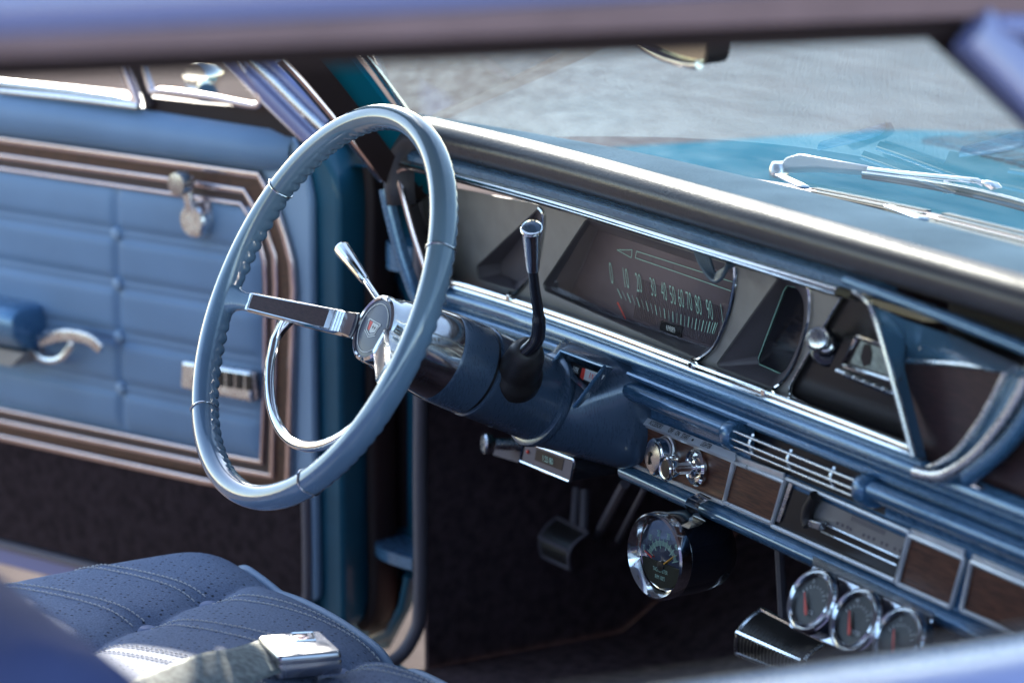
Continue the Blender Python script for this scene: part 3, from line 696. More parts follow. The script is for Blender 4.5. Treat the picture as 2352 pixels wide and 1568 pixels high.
for k, t in enumerate(np.linspace(0, 1, 26)):
    u = 1423 + 215*(1-(1-t)**1.25)*.98 + 10*t; v = lerp(663, 742, (u-1423)/225) + 34*math.sin(math.pi*t)*.28
    sl = lerp(-10, 9, t); hh = 22
    polybar(mk, (u-(-sl)*.5, v), (u+(-sl)*.5, v+hh+4*t), .0016 if k % 2 == 0 else .0007)
# turn arrow and warning light bar
for a, b in (((1417, 574), (1452, 574)), ((1452, 574), (1450, 592)), ((1450, 592), (1417, 574)), ((1462, 577), (1690, 650)), ((1459, 592), (1690, 672)), ((1462, 577), (1459, 592))):
    polybar(mk, a, b, .0009)
mk.build('numerals', 'mint', sp_, smooth=0)
bars = MB()
for u in (1496, 1543, 1590, 1640):
    polybar(bars, (u, 590+(u-1496)*.31), (u-2, 603+(u-1496)*.345), .0010)
bars.build('warning_light_dividers', 'pod', sp_, smooth=0)
nd = MB(); polybar(nd, (1418, 694), (1437, 733), .0026, SD-.004); nd.build('needle', 'red', sp_, smooth=0)
od = MB().prism([on_plate(*p, SD-.002) for p in [(1518, 737), (1567, 752), (1562, 775), (1515, 757)]], -PLN*.002).build('odometer', 'black', sp_)
text('69889', on_plate(1541, 756, SD-.0028), sdir, sup, .0085, 'white', od, 'odometer_digits', xs=.85)
rb = MB()
for k in range(46):
    t = k/45; rb.tube([on_plate(lerp(1470, 1660, t), lerp(640, 706, t)+0, SD-.0006), on_plate(lerp(1455, 1640, t), lerp(730, 796, t), SD-.0006)], .00035, 4)
rb.build('dial_ribs', 'dial', sp_)
MB().tube(smooth_path([on_plate(*p, -.001) for p in [(1689, 612), (1688, 650), (1674, 720), (1643, 795), (1604, 826), (1592, 826)]], 5), .0026, 8).build('gauge_rim', 'chrome', sp_)
MB().tube([on_plate(*p, SD-.001) for p in [(1372, 528), (1308, 684), (1312, 692), (1630, 800)]], .0012, 6).build('dial_edge', 'windlace', sp_)
MB().cap([on_plate(*p, .004) for p in [(1356, 512), (1686, 618), (1684, 650), (1670, 720), (1638, 793), (1602, 820), (1262, 668)]]).build('lens', 'glass', sp_, smooth=0)
# black recess with light switch and radio-like clock
bp_ = MB().cap(round_poly([on_plate(*p, .005) for p in blk], .006, 3)).build('black_panel', 'black', db, smooth=0)
MB().tube(round_poly([on_plate(*p, -.0006) for p in blk], .006, 3), .0011, 6, closed=True).build('panel_edge', 'brushed', bp_)
ks = on_plate(1908, 798, .004); kf = on_plate(1868, 770, -.03)
kn = MB(); kax = kf-ks; kax /= np.linalg.norm(kax)
kn.lathe(ks, kax, [(.0185, 0), (.019, .004), (.0175, .008), (.012, .010), (.010, .012), (.0095, .014)], 36)
kb = kn.build('light_switch', 'gloss', db)
kk = MB(); kk.lathe(ks+kax*.009, kax, [(.0095, 0), (.009, .004), (.0055, .006), (.0052, .018), (.0070, .022), (.0108, .0245), (.0113, .028), (.0100, .0295), (.0088, .0285), (.005, .0297), (.0, .030)], 40)
kk.build('pull_knob', 'brushed', kb)
ckp = [(1968, 770), (2036, 798), (2062, 880), (1936, 836)]
ck_ = MB().prism([on_plate(*p, .004) for p in [(1962, 768), (2048, 798), (2070, 900), (1922, 846)]], PLN*.010).build('dash_clock', 'black', db)
MB().tube(round_poly([on_plate(*p, -.007) for p in [(1968, 772), (2044, 800), (2066, 880), (1936, 838)]], .003, 2), .0022, 6, closed=True).build('clock_frame', 'chrome', ck_)
MB().cap([on_plate(*p, -.0068) for p in [(1978, 782), (2040, 806), (2056, 868), (1952, 834)]]).build('clock_face', 'webbing', ck_, smooth=0)
MB().prism([on_plate(*p, -.0068) for p in [(1986, 790), (1998, 790), (2004, 812), (2000, 836), (1985, 842), (1978, 820)]], PLN*.001).build('clock_drum', 'black', ck_)
MB().tube([on_plate(*p, -.007) for p in [(1922, 850), (2078, 912)]], .0022, 6).build('clock_trim', 'brushed', ck_)
bt = MB()
for k in range(5): bt.prism([on_plate(*p, -.006) for p in [(1946+k*22, 851+k*9), (1964+k*22, 858+k*9), (1962+k*22, 872+k*9), (1943+k*22, 865+k*9)]], PLN*.003)
bt.build('clock_buttons', 'gloss', ck_, bevel=.0008)
# lower chrome rail and body coloured ridges
X2 = np.linspace(-.715, .74, 60)
def lay(prof, x0, x1, name, m, n=50, parent=None, sm=40):
    return MB().grid([[np.array([x, y+bow(x), z]) for y, z in prof] for x in np.linspace(x0, x1, n)]).build(name, m, parent or db, smooth=sm)
lay([(.322, .8035), (.315, .8045), (.3135, .8025), (.3135, .8005), (.3165, .7995), (.3135, .7985), (.3125, .7965), (.314, .7945), (.319, .7935)], -.70, .185, 'lower_rail', 'chrome')
lay([(.319, .794), (.313, .7915), (.3095, .7875), (.309, .783), (.312, .7785), (.318, .7755), (.3205, .774), (.3205, .772), (.3185, .7705), (.314, .770), (.3125, .768), (.314, .7645), (.3195, .762), (.322, .7615), (.3225, .760), (.3195, .7595)], -.70, .60, 'upper_ridge', 'paint')
roll = [(.3195, .7600), (.3125, .7595), (.3075, .7565), (.3055, .752), (.3065, .747), (.311, .7425), (.319, .7405), (.329, .7395), (.334, .736), (.336, .730), (.336, .7225)]
for x0, x1 in ((-.70, -.112), (.110, .60)):
    lay(roll, x0, x1, 'lower_roll', 'paint')
lay([(.3365, .7600), (.3365, .7225)], -.112, .110, 'vent_back', 'black')
lay([(.3195, .7600), (.336, .759)], -.112, .110, 'vent_roof', 'paint')
# two clips on the chrome rail
for u, v in ((1168, 683), (1588, 838), (1755, 901)):
    p = on_dash(u, v, .313); MB().box(p, (.0035, 0, 0), (0, .002, 0), (0, 0, .0035)).build('rail_clip', 'chrome', db, bevel=.001)
# air vent between two end caps
av = MB()
for z, y in ((.7555, .312), (.7480, .310), (.7405, .312)):
    av.sweep([np.array([x, y+bow(x), z]) for x in np.linspace(-.106, .106, 8)], rprof(.0024, .004), (0, -1, 0))
for x in (-.075, -.01, .06):
    av.tube(smooth_path([np.array([x, .314+bow(x), .758]), np.array([x, .309+bow(x), .748]), np.array([x, .318+bow(x), .7365])], 4), .0014, 6)
av.tube(smooth_path([np.array([-.095+bow(0), .312, .7555]), np.array([-.106, .311, .752]), np.array([-.104, .311, .7485])], 4), .0016, 6)
avo = av.build('air_vent', 'brushed', db)
for x in (-.112, .110):
    Q = [[np.array([x+dx, .324+bow(x)+(y-.324)*s_, .748+(z-.748)*s_]) for y, z in [(.334, .762), (.318, .7635), (.307, .7605), (.3025, .753), (.3025, .743), (.308, .735), (.318, .7325), (.334, .733)]] for dx, s_ in ((-.009, .93), (-.006, 1), (.006, 1), (.009, .93))]
    c_ = MB().grid(Q); c_.cap(Q[0][::-1]); c_.cap(Q[-1]); c_.build('vent_end_cap', 'paint', avo, smooth=50)
# walnut strip: five fields with bright frames
lip = [(.336, .7225), (.3345, .7225), (.3345, .664), (.331, .6625), (.325, .659), (.3235, .655), (.3255, .649), (.331, .6455), (.345, .643), (.42, .640)]
lay(lip, -.345, .60, 'lower_lip', 'paint')
def field(u0t, u0b, u1t, u1b, name, m, rad=.002, parent=None):
    pass
def dq(pts, yb): return [on_dash(*p, yb) for p in pts]
lb0, lb1 = on_dash(1460, 967, .3265), on_dash(1686, 1058, .3265); lt0 = on_dash(1463, 949, .3325); lt1 = on_dash(1690, 1040, .3325)
ln_ = np.cross(lb1-lb0, lt0-lb0); ln_ /= np.linalg.norm(ln_); ln_ = ln_ if ln_[1] < 0 else -ln_
ls = MB().prism([lb0, lb1, lt1, lt0], -ln_*.002).build('label_strip', 'satin', db)
def on_lab(u, v): return hit(u, v, ln_, ln_@lb0+.0003)
ld = lb1-lb0; lu = lt0-lb0
for s_, u, v, xs in (('ACCESSORY', 1507, 975.5, .60), ('OFF', 1541, 989, .66), ('ON', 1556.5, 995.5, .66), ('START', 1574, 1003, .60), ('LIGHTER', 1622, 1022.5, .60)):
    text(s_, on_lab(u, v), ld, lu, .0076, 'ink', ls, xs=xs, depth=.0002, bold=.012)
MB().lathe(on_lab(1591, 1010), ln_, [(.0014, 0), (.0014, .0003)], 12).build('indicator_dot', 'ink', ls)
for k, pts in enumerate(([(1465, 969), (1680, 1058), (1660, 1150), (1432, 1052)], [(1692, 1064), (1796, 1106), (1770, 1196), (1668, 1150)], [(2094, 1232), (2210, 1282), (2180, 1388), (2066, 1336)], [(2236, 1292), (2400, 1364), (2380, 1470), (2214, 1398)])):
    wp = MB().prism(dq(pts, .3328), (0, .0015, 0)).build('wood_panel', 'wood', db)
    rim_ = round_poly(dq([(p[0]+dx, p[1]+dy) for p, (dx, dy) in zip(pts, ((-4, -3), (5, 0), (3, 6), (-5, 3)))], .3315), .0015, 2)
    MB().tube(rim_, .0024, 6, closed=True).build('panel_frame', 'framing', wp)
    if k: 
        MB().prism(dq([(pts[0][0]-4, pts[0][1]-22+2), (pts[1][0]+4, pts[1][1]-20), (pts[1][0]+2, pts[1][1]-3), (pts[0][0]-5, pts[0][1]-4)], .3318), (0, .0025, 0)).build('top_molding', 'framing', wp, bevel=.0008)
# ignition lock
ig0 = on_dash(1538, 1048, .333); iax = np.array([-.05, -1, .10]); iax /= np.linalg.norm(iax)
ig = MB().lathe(ig0, iax, [(.0225, 0), (.0222, .004), (.0195, .012), (.0188, .018), (.0175, .019)], 36).build('ignition_switch', 'chrome', db)
MB().lathe(ig0+iax*.0185, iax, [(.0155, 0), (.0150, .002), (.0, .0055)], 36).build('lock_face', 'steel', ig)
ir = np.cross(iax, EZ); ir = -ir/np.linalg.norm(ir); iu = np.cross(ir, iax)*-1
if iu[2] < 0: iu = -iu
kc = ig0+iax*.0235
MB().box(kc+iu*(-.003), ir*.0010, iu*.0045, iax*.001).lathe(kc+iu*.003-iax*.001, iax, [(.0024, 0), (.0024, .002)], 14).build('keyhole', 'black', ig)
# cigar lighter
lg0 = on_dash(1603, 1072, .333); lax = np.array([-.12, -1, .05]); lax /= np.linalg.norm(lax)
lg = MB().lathe(lg0, lax, [(.0195, 0), (.0195, .003), (.0175, .0055), (.0155, .0045), (.0145, .002), (.011, .002), (.0105, .008), (.007, .009), (.0062, .022), (.0085, .026), (.0085, .030), (.012, .033), (.0128, .036), (.0118, .0375), (.0105, .0365)], 36).build('cigar_lighter', 'chrome', db)
MB().lathe(lg0+lax*.0362, lax, [(.0106, 0), (.006, .0008), (.0, .001)], 30).build('lighter_cap', 'black', lg)
# radio
rd = MB().prism(dq([(1800, 1112), (2082, 1238), (2054, 1326), (1776, 1200)], .3335), (0, .0012, 0)).build('radio', 'black', db)
MB().tube(round_poly(dq([(1806, 1098), (2090, 1222), (2058, 1334), (1772, 1206)], .3312), .003, 3), .0024, 6, closed=True).build('radio_frame', 'framing', rd)
MB().prism(dq([(1782, 1196), (1812, 1108), (1820, 1112), (1790, 1200)], .3318), (0, .002, 0)).build('radio_side', 'brushed', rd)
MB().prism(dq([(1880, 1146), (2080, 1236), (2062, 1288), (1856, 1192)], .3322), (0, .001, 0)).build('radio_dial', 'silver', rd)
tk = MB()
for k in range(14):
    u = 1958+k*5.6; v = 1183+k*2.5; tk.prism(dq([(u, v), (u+2.4, v+1), (u-.5, v+13), (u-3, v+12)], .3320), (0, .0003, 0))
for k in range(16):
    u = 1922+k*10+(k % 3)*1.5; v = 1197+k*4.5; 
    if k in (4, 5, 9, 12): continue
    tk.prism(dq([(u, v), (u+5, v+2), (u+3, v+9), (u-2, v+7)], .3320), (0, .0003, 0))
tk.build('dial_scale', 'windlace', rd, smooth=0)
MB().tube(dq([(1888, 1200), (2066, 1280)], .3318), .0011, 6).tube(dq([(1886, 1219), (2060, 1298)], .3318), .0011, 6).build('tuner_lines', 'brushed', rd)
MB().prism(dq([(1888, 1201), (2064, 1281), (2060, 1296), (1886, 1217)], .3316), (0, .0003, 0)).build('tuner_slot', 'black', rd)
MB().tube(smooth_path(dq([(1874, 1138), (1858, 1165), (1853, 1190), (1858, 1206)], .326), 4), .006, 10).build('thumb_wheel', 'boot', rd)
MB().prism(dq([(1856, 1192), (1884, 1200), (1880, 1218), (1854, 1208)], .322), (0, .008, 0)).build('thumb_tab', 'steel', rd, bevel=.001)
# passenger end: sculpted blue return, walnut field and sweeping bright frame
def pq(pts, y): return [on_dash(*p, y) for p in pts]
ped = [(2010, 735, .296), (2098, 1048, .306)]
pe = MB()
A1 = [on_dash(1988, 690, .286), on_dash(2012, 738, .292), on_dash(2055, 890, .300), on_dash(2100, 1052, .308)]
B1 = [on_dash(2065, 735, .300), on_dash(2080, 780, .318), on_dash(2078, 850, .330), on_dash(2128, 1052, .322)]
pe.grid([A1, B1])
C1 = [on_dash(2080, 735, .288), on_dash(2200, 775, .284), on_dash(2330, 835, .280), on_dash(2460, 900, .276)]
D1 = [on_dash(2082, 800, .322), on_dash(2200, 812, .312), on_dash(2310, 838, .300), on_dash(2420, 900, .29)]
pe.grid([C1, D1]); pe.grid([D1, [on_dash(2080, 832, .328), on_dash(2190, 838, .322), on_dash(2312, 856, .312), on_dash(2400, 905, .30)]])
pe.add([A1[0], C1[0], D1[0], B1[1]], [(0, 1, 2, 3)])
pend = pe.build('passenger_end', 'facet', db, smooth=60)
MB().sweep([on_dash(*p, .283) for p in [(1955, 642), (2080, 688), (2200, 734), (2360, 798), (2500, 862)]], rprof(.009, .01), (0, -1, 0)).build('upper_return', 'paint', pend)
MB().tube(smooth_path([on_dash(1960, 668, .283), on_dash(1990, 690, .285), on_dash(2012, 736, .291), on_dash(2055, 888, .299), on_dash(2098, 1048, .306)], 6), .0027, 8).build('end_bezel', 'brushed', pend)
MB().cap(pq([(2080, 834), (2314, 856), (2258, 965), (2190, 1040), (2130, 1068), (2108, 1040)], .329)).build('passenger_wood', 'woodwheel', pend, smooth=0)
MB().tube(smooth_path(pq([(2085, 828), (2200, 836), (2318, 852)], .318), 5), .0026, 8).build('wood_top_trim', 'brushed', pend)
MB().sweep(smooth_path(pq([(2318, 850), (2290, 905), (2250, 975), (2195, 1042), (2130, 1078)], .318), 6), rprof(.006, .005), (0, -1, 0)).build('wood_curve_trim', 'brushed', pend)
MB().sweep(smooth_path(pq([(2380, 830), (2352, 905), (2300, 985), (2240, 1052), (2170, 1092), (2110, 1084)], .308), 6), rprof(.011, .008), (0, -1, 0)).build('sweep_molding', 'brushed', pend)
MB().sweep(smooth_path(pq([(2420, 850), (2370, 950), (2310, 1030), (2230, 1096)], .310), 6), rprof(.014, .010), (0, -1, 0)).build('sweep_fillet', 'paint', pend)
MB().cap(pq([(2560, 880), (2420, 920), (2330, 1040), (2235, 1110), (2560, 1260)], .326)).build('glovebox_wood', 'woodwheel', pend, smooth=0)
MB().sweep(pq([(2236, 1112), (2352, 1168), (2500, 1240)], .318), rprof(.007, .006), (0, -1, 0)).build('glovebox_trim', 'warmtrim', pend)
MB().grid([[np.array([x, .338+bow(x), .95]) for x in (.19, .74)], [np.array([x, .338+bow(x), .72]) for x in (.19, .74)]]).build('backing', 'black', db)
MB().add([(-.72, .345, .80), (-.40, .345, .80), (-.40, .345, .66), (-.72, .345, .70)], [(0, 1, 2, 3)]).build('left_backing', 'paint', db, smooth=0)
MB().grid([smooth_path(pq([(2318, 850), (2290, 905), (2250, 975), (2195, 1042), (2130, 1078)], .322), 6), smooth_path(pq([(2380, 830), (2352, 905), (2300, 985), (2230, 1062), (2150, 1098)], .314), 6)]).build('sweep_panel', 'facet', pend)
MB().sweep(smooth_path(pq([(2352, 880), (2318, 960), (2262, 1030), (2190, 1076), (2128, 1090)], .311), 6), rprof(.004, .006), (0, -1, 0)).build('sweep_inner_molding', 'chrome', pend)
# blue wire plug hanging under the chrome rail
wh = thing('wiring_plug', 'pale plug with looped grey-blue wires hanging below the chrome rail', 'wiring', on_dash(1640, 560, .28))
MB().prism([on_dash(*p, .279) for p in [(1575, 556), (1650, 578), (1648, 592), (1573, 570)]], (0, .008, 0)).build('plug_body', 'plug', wh, bevel=.001)
MB().prism([on_dash(*p, .281) for p in [(1652, 582), (1706, 600), (1704, 610), (1650, 594)]], (0, .008, 0)).build('plug_half', 'wire', wh, bevel=.001)
for k in range(6):
    o = k*6.0; q = .279+.0012*k
    MB().tube(smooth_path([on_dash(*p, q) for p in [(1596+o*1.0, 572+o*.3), (1606+o*.9, 600+o*.25), (1622+o*.6, 628), (1642, 646-k*2.6), (1660-o*.2, 634-k*2), (1672+o*.6, 605)]], 6), .0021, 8).build('wire', 'wire', wh)
# ================================================================== STEERING COLUMN
sc_t = thing('steering_column', 'dark blue steering column with stepped collars and gear window', 'steering column', wpt(0, 0, .30))
def cpt(r, a, s): return wpt(r*math.cos(a), r*math.sin(a), s)
MB().lathe(wpt(0, 0, 0), -AX, [(.040, .135), (.0455, .147), (.0468, .150), (.0472, .185), (.0472, .189)], 56).build('upper_collar', 'column', sc_t)
MB().lathe(wpt(0, 0, 0), -AX, [(.0448, .188), (.0448, .194)], 56).build('collar_gap', 'black', sc_t)
MB().lathe(wpt(0, 0, 0), -AX, [(.0452, .1935), (.0476, .1945), (.0480, .197), (.0466, .20), (.0452, .27), (.0452, .279)], 56).build('jacket', 'column', sc_t)
MB().lathe(wpt(0, 0, 0), -AX, [(.0470, .278), (.0505, .2795), (.0512, .283), (.0500, .287), (.046, .289)], 56).build('jacket_ring', 'column', sc_t)
# shroud that opens out to the dash
n = 48; A = [cpt(.0475, R(7.5*k), .287) for k in range(n)]
# matching outline on the dash face
box_ = []
for k in range(n):
    a = R(7.5*k); ca, sa = math.cos(a), math.sin(a)
    x = -.382 + math.copysign(abs(ca)**.55, ca)*.082; z = .727 + math.copysign(abs(sa)**.5, sa)*(.055 if sa > 0 else .068)
    y = .326 + bow(x) - .010*(1 if sa > 0 else .6)
    box_.append(np.array([x, y, z]))
P = [A]
for t in (.18, .4, .65, .85, 1): P.append([lerp(a, b, t) + np.array([0, 0, 0]) for a, b in zip(A, box_)])
P.append([b+np.array([0, .03, 0]) for b in box_])
MB().grid(P, cv=True).build('shroud', 'column', sc_t, smooth=60)
MB().tube([on_y(1265, 935, .285), on_y(1400, 985, .318), on_y(1470, 1014, .325)], .0006, 5).build('shroud_seam', 'black', sc_t)
# screw recess on the side of the shroud
MB().tube([on_dash(1382, 1000, .305), on_dash(1366, 1016, .303), on_dash(1352, 1034, .303)], [.0035, .0062, .002], 12).build('shroud_dimple', 'paint', sc_t)
MB().lathe(on_y(1158, 978, .205), (.6, -.6, -.5), [(.004, 0), (.0036, .0022), (.0, .0025)], 16).build('column_screw', 'brushed', sc_t)
# gear window: hooded box looking at the driver
gi = [on_y(1290, 806, .272), on_y(1388, 842, .272), on_y(1345, 899, .262), on_y(1270, 832, .264)]
gx = gi[1]-gi[0]; gx /= np.linalg.norm(gx)
MB().tube([gi[3], gi[0], gi[1], gi[2], on_y(1318, 934, .256)], .0022, 8).build('gear_window_frame', 'paint', sc_t)
gm = MB(); deep = [p + np.array([.002, .010, -.002]) for p in gi]
gm.loft(gi, deep).build('gear_window_hood', 'column', sc_t, smooth=20)
gm = MB(); gm.grid([[gi[0], gi[1]], [on_y(1300, 800, .318), on_y(1400, 838, .318)]]); gm.grid([[gi[1], gi[2]], [on_y(1402, 840, .318), on_y(1386, 905, .315)]]); gm.grid([[gi[2], on_y(1318, 934, .256)], [on_y(1386, 905, .315), on_y(1372, 945, .315)]])
gm.build('gear_window_brow', 'column', sc_t, smooth=20)
gp_ = MB().prism([on_y(*p, .2745) for p in [(1313, 832), (1386, 860), (1350, 900), (1318, 868), (1306, 856)]], (0, .002, 0)).build('gear_scale', 'black', sc_t)
MB().prism([on_y(*p, .2735) for p in [(1343, 846), (1388, 862), (1372, 884), (1338, 870)]], (0, .001, 0)).build('gear_scale_face', 'white', gp_)
MB().prism([on_y(*p, .2725) for p in [(1337, 845), (1343, 847), (1338, 872), (1332, 866)]], (0, .001, 0)).build('gear_pointer', 'red', gp_)
text('PARK', on_y(1323, 850, .2735), gx, (0, .3, 1), .0085, 'white', gp_, 'park_lettering', xs=.55, depth=.0004)
text('R N D', on_y(1362, 866, .2725), gx, (0, .3, 1), .0085, 'red', gp_, 'gear_lettering', xs=.6, depth=.0004)

# ================================================================== GEAR LEVER
gl = thing('gear_lever', 'black and chrome gear lever rising from a rubber boot on the column', 'gear lever', on_x(1185, 825, -.335))
b0 = cpt(.035, R(15), .222); b1 = on_x(1216, 800, -.300); bd = b1-b0; bl = np.linalg.norm(bd); bd /= bl
MB().lathe(b0, bd, [(.026, -.004), (.0265, .006), (.0255, .014), (.022, .018), (.0215, .024), (.0185, bl*.8), (.0150, bl*.95), (.011, bl)], 36).build('rubber_boot', 'boot', gl)
lp = [on_x(1206, 808, -.303), on_x(1222, 794, -.296), on_x(1234, 776, -.290), on_x(1238, 750, -.285), on_x(1236, 715, -.280), on_x(1228, 660, -.271), on_x(1223, 612, -.264)]
sp = smooth_path(lp, 5)
MB().tube(sp, [lerp(.0078, .0062, i/(len(sp)-1)) - (.0012 if i > len(sp)*.6 else 0) for i in range(len(sp))], 16).build('lever_rod', 'gloss', gl)
k0 = on_x(1224, 620, -.2655); k1 = on_x(1221, 528, -.250); kax = k1-k0; kl = np.linalg.norm(kax); kax /= kl
# the knob's end faces up and slightly to the right
gk = MB().lathe(k0, kax, [(.0062, 0), (.0066, .003), (.0078, kl*.35), (.0096, kl*.95), (.0102, kl), (.0100, kl+.0015)], 40).build('shift_knob', 'chrome', gl)
MB().lathe(k0+kax*(kl+.001), kax+np.array([.35, -.35, .1]), [(.0105, -.002), (.0108, .001), (.0098, .0022), (.0088, .0012)], 40).build('knob_rim', 'chrome', gk)
MB().lathe(k0+kax*(kl+.001), kax+np.array([.35, -.35, .1]), [(.0090, -.001), (.0088, .0014), (.006, .0030), (.0, .0042)], 40).build('knob_cap', 'column', gk)

# ================================================================== TURN SIGNAL LEVER
ts = thing('turn_signal_lever', 'thin chrome turn signal lever with fluted tapered handle behind the wheel', 'indicator lever', cpt(.04, R(160), .125))
t0 = on_x(872, 692, -.425); t1 = on_x(840, 645, -.468); t2 = on_x(786, 572, -.535)
MB().tube([t0, t1], .0037, 12).build('stalk', 'chrome', ts)
ta = t2-t1; tl = np.linalg.norm(ta); ta /= tl
MB().lathe(t1, ta, [(.0046, 0), (.0052, .004), (.0088, tl*.97), (.0086, tl), (.0, tl+.001)], 14).build('stalk_handle', 'chrome', ts, smooth=8)

# ================================================================== STEERING WHEEL
sw = thing('steering_wheel', 'blue two-spoke steering wheel with finger grips and chrome horn ring', 'steering wheel', WC)
RR = .1980; N = 720; K = 28
spokes = (R(188.5), R(346))
P = []
for i in range(N):
    th = 2*math.pi*i/N
    ds_ = min(abs((th-s_+math.pi) % (2*math.pi)-math.pi) for s_ in spokes)
    ringd = min(abs((th-R(q)+math.pi) % (2*math.pi)-math.pi) for q in (27, 151, 226, 307))
    amp = .0019*min(1, max(0, (ds_-.10)/.08))*min(1, max(0, (ringd-.012)/.02))
    sca = abs(math.sin(th*47))**.8
    row = []
    for k in range(K):
        ph = 2*math.pi*k/K; c_, s_ = math.cos(ph), math.sin(ph)       # c: outward, s: towards driver
        ex_ = .82
        rad = .0118*math.copysign(abs(c_)**ex_, c_); axl = .0132*math.copysign(abs(s_)**ex_, s_)
        gsc = max(0, -s_*.9 - c_*.3 - .25)                                        # grips on the inner back side
        rad -= 0; 
        q = 1 + (sca-.55)*amp/.0128*gsc*2.6
        row.append(wpt(math.cos(th)*(RR+rad*q), math.sin(th)*(RR+rad*q), -axl*q))
    P.append(row)
MB().grid(P, cu=True, cv=True).build('rim', 'rim', sw, smooth=180)
for q in (27, 151, 226, 307):
    th = R(q); ring = []
    for k in range(36):
        ph = 2*math.pi*k/36; c_, s_ = math.cos(ph), math.sin(ph)
        rad = .0122*math.copysign(abs(c_)**.82, c_); axl = .0136*math.copysign(abs(s_)**.82, s_)
        ring.append(wpt(math.cos(th)*(RR+rad), math.sin(th)*(RR+rad), -axl))
    MB().tube(ring, .0011, 8, closed=True).build('rim_ring', 'chrome', sw)
# spokes: plastic stub, chrome bar with walnut inlay
def wp3(x, y, s): return wpt(x, y, s)
for si, ang in enumerate(spokes):
    ca, sa = math.cos(ang), math.sin(ang)
    def sp_pt(r, t, s): return wpt(ca*r - sa*t, sa*r + ca*t, s)
    stub = []
    for r, hw, s0, th in ((.190, .019, .004, .011), (.183, .0125, .005, .0095), (.174, .0098, .008, .008), (.166, .0092, .0115, .008), (.158, .0095, .015, .0085)):
        stub.append([sp_pt(r, hw*math.copysign(abs(math.cos(a))**.7, math.cos(a)), s0 + th*.85*math.copysign(abs(math.sin(a))**.7, math.sin(a))) for a in np.linspace(0, 2*math.pi, 20, endpoint=False)])
    MB().grid(stub, cv=True).cap(stub[-1]).build('spoke_stub', 'rim', sw, smooth=60)
    bar = []
    for r, hw, s0, th in ((.160, .0098, .0155, .009), (.158, .0105, .016, .0095), (.10, .0118, .041, .010), (.052, .0128, .0605, .011), (.046, .0115, .0630, .011), (.040, .0125, .0650, .011), (.030, .0135, .070, .011)):
        bar.append([sp_pt(r, hw*b, s0 + th*a) for b, a in ((1, -.55), (.86, -.9), (-.86, -.9), (-1, -.55), (-.9, .9), (.9, .9))])
    spk = MB().grid(bar, cv=True).cap(bar[0]).cap(bar[-1]).build('spoke', 'chrome', sw, smooth=30)
    sl0 = lambda r: lerp(.016, .0605, (.158-r)/(.158-.052))
    inl = [(.154, -.0070), (.154, .0070), (.056, .0092), (.056, -.0092)]
    MB().prism([sp_pt(r, t, sl0(r)-.0088) for r, t in inl], AX*.0008).build('wood_inlay', 'woodwheel', spk, smooth=0)
    MB().tube([sp_pt(r, t*1.1, sl0(r)-.0096) for r, t in [(.1555, -.0072), (.1555, .0072), (.0545, .0094), (.0545, -.0094)]], .0010, 6, closed=True).build('inlay_edge', 'chrome', spk)
    for r in (.0505, .047, .0435):
        MB().tube([sp_pt(r, t, sl0(r)-.010) for t in (-.0105, .0105)], .0011, 6).build('spoke_rib', 'chrome', spk)
# horn ring: lower half circle ending in small webs on the spokes
hp_ = [wpt(.130*math.cos(R(192)), .130*math.sin(R(192)), .036)]
hp_ = [(.118, 190.0, .036), (.126, 194, .035), (.1325, 202, .0345)] + [(.1345, a, .0345) for a in range(212, 330, 6)] + [(.1325, 334, .0345), (.126, 341, .035), (.118, 345, .036)]
hpts = [wpt(r*math.cos(R(a)), r*math.sin(R(a)), s) for r, a, s in hp_]
MB().sweep(hpts, [(-.0048, -.004), (-.0052, .001), (-.003, .0035), (.003, .0035), (.0052, .001), (.0048, -.004)], AX).build('horn_ring', 'chrome', sw, smooth=50)
for sgn, a0 in ((1, 189), (-1, 345.5)):
    tri = [wpt(r*math.cos(R(a0+sgn*d)), r*math.sin(R(a0+sgn*d)), .034) for r, d in ((.106, 3.5), (.138, 2.5), (.136, 12), (.1295, 13), (.121, 9))]
    MB().prism(tri, -AX*.006).build('horn_ring_web', 'chrome', sw, bevel=.0012)
# hub: chrome bell with emblem
MB().lathe(wpt(0, 0, 0), -AX, [(.0300, .0678), (.0302, .0660), (.0318, .0648), (.0345, .0665), (.0358, .071), (.0352, .078), (.0372, .084), (.0405, .105), (.0438, .125), (.0458, .140), (.0462, .1465), (.040, .148)], 64).build('hub', 'chrome', sw)
hf = MB().lathe(wpt(0, 0, 0), -AX, [(.0, .0655), (.012, .0656), (.024, .0664), (.0305, .0672)], 56).build('emblem', 'gloss', sw)
hf.data.materials.clear(); hf.data.materials.append(M['enamel'] if 'enamel' in M else mat('violet enamel', (.05, .055, .095), .3, 0, .15, .3))
MB().tube([wpt(.0255*math.cos(a), .0255*math.sin(a), .0662) for a in np.linspace(0, 2*math.pi, 60, endpoint=False)], .0005, 6, closed=True).build('emblem_circle', 'white', hf)
er = R(-4)
def em(x, y, s=.0652): return wpt(x*math.cos(er)-y*math.sin(er), x*math.sin(er)+y*math.cos(er), s)
cb = MB()
def emline(pts, w_):
    for a, b in zip(pts, pts[1:]):
        a = np.array(a); b = np.array(b); d = (b-a)/np.linalg.norm(b-a); nn = np.array([-d[1], d[0]])*w_/2
        cb.add([em(*(a+nn)), em(*(a-nn)), em(*(b-nn)), em(*(b+nn))], [(0, 1, 2, 3)])
emline([(-.0135, .0042), (-.0125, .0066), (.0125, .0066), (.0135, .0042)], .0009)
emline([(-.0118, .0060), (-.0092, -.0045), (.0, -.0078), (.0092, -.0045), (.0118, .0060)], .0011)
emline([(-.0122, -.0058), (-.0105, -.0062), (.0, -.0102), (.0105, -.0062), (.0122, -.0058)], .0009)
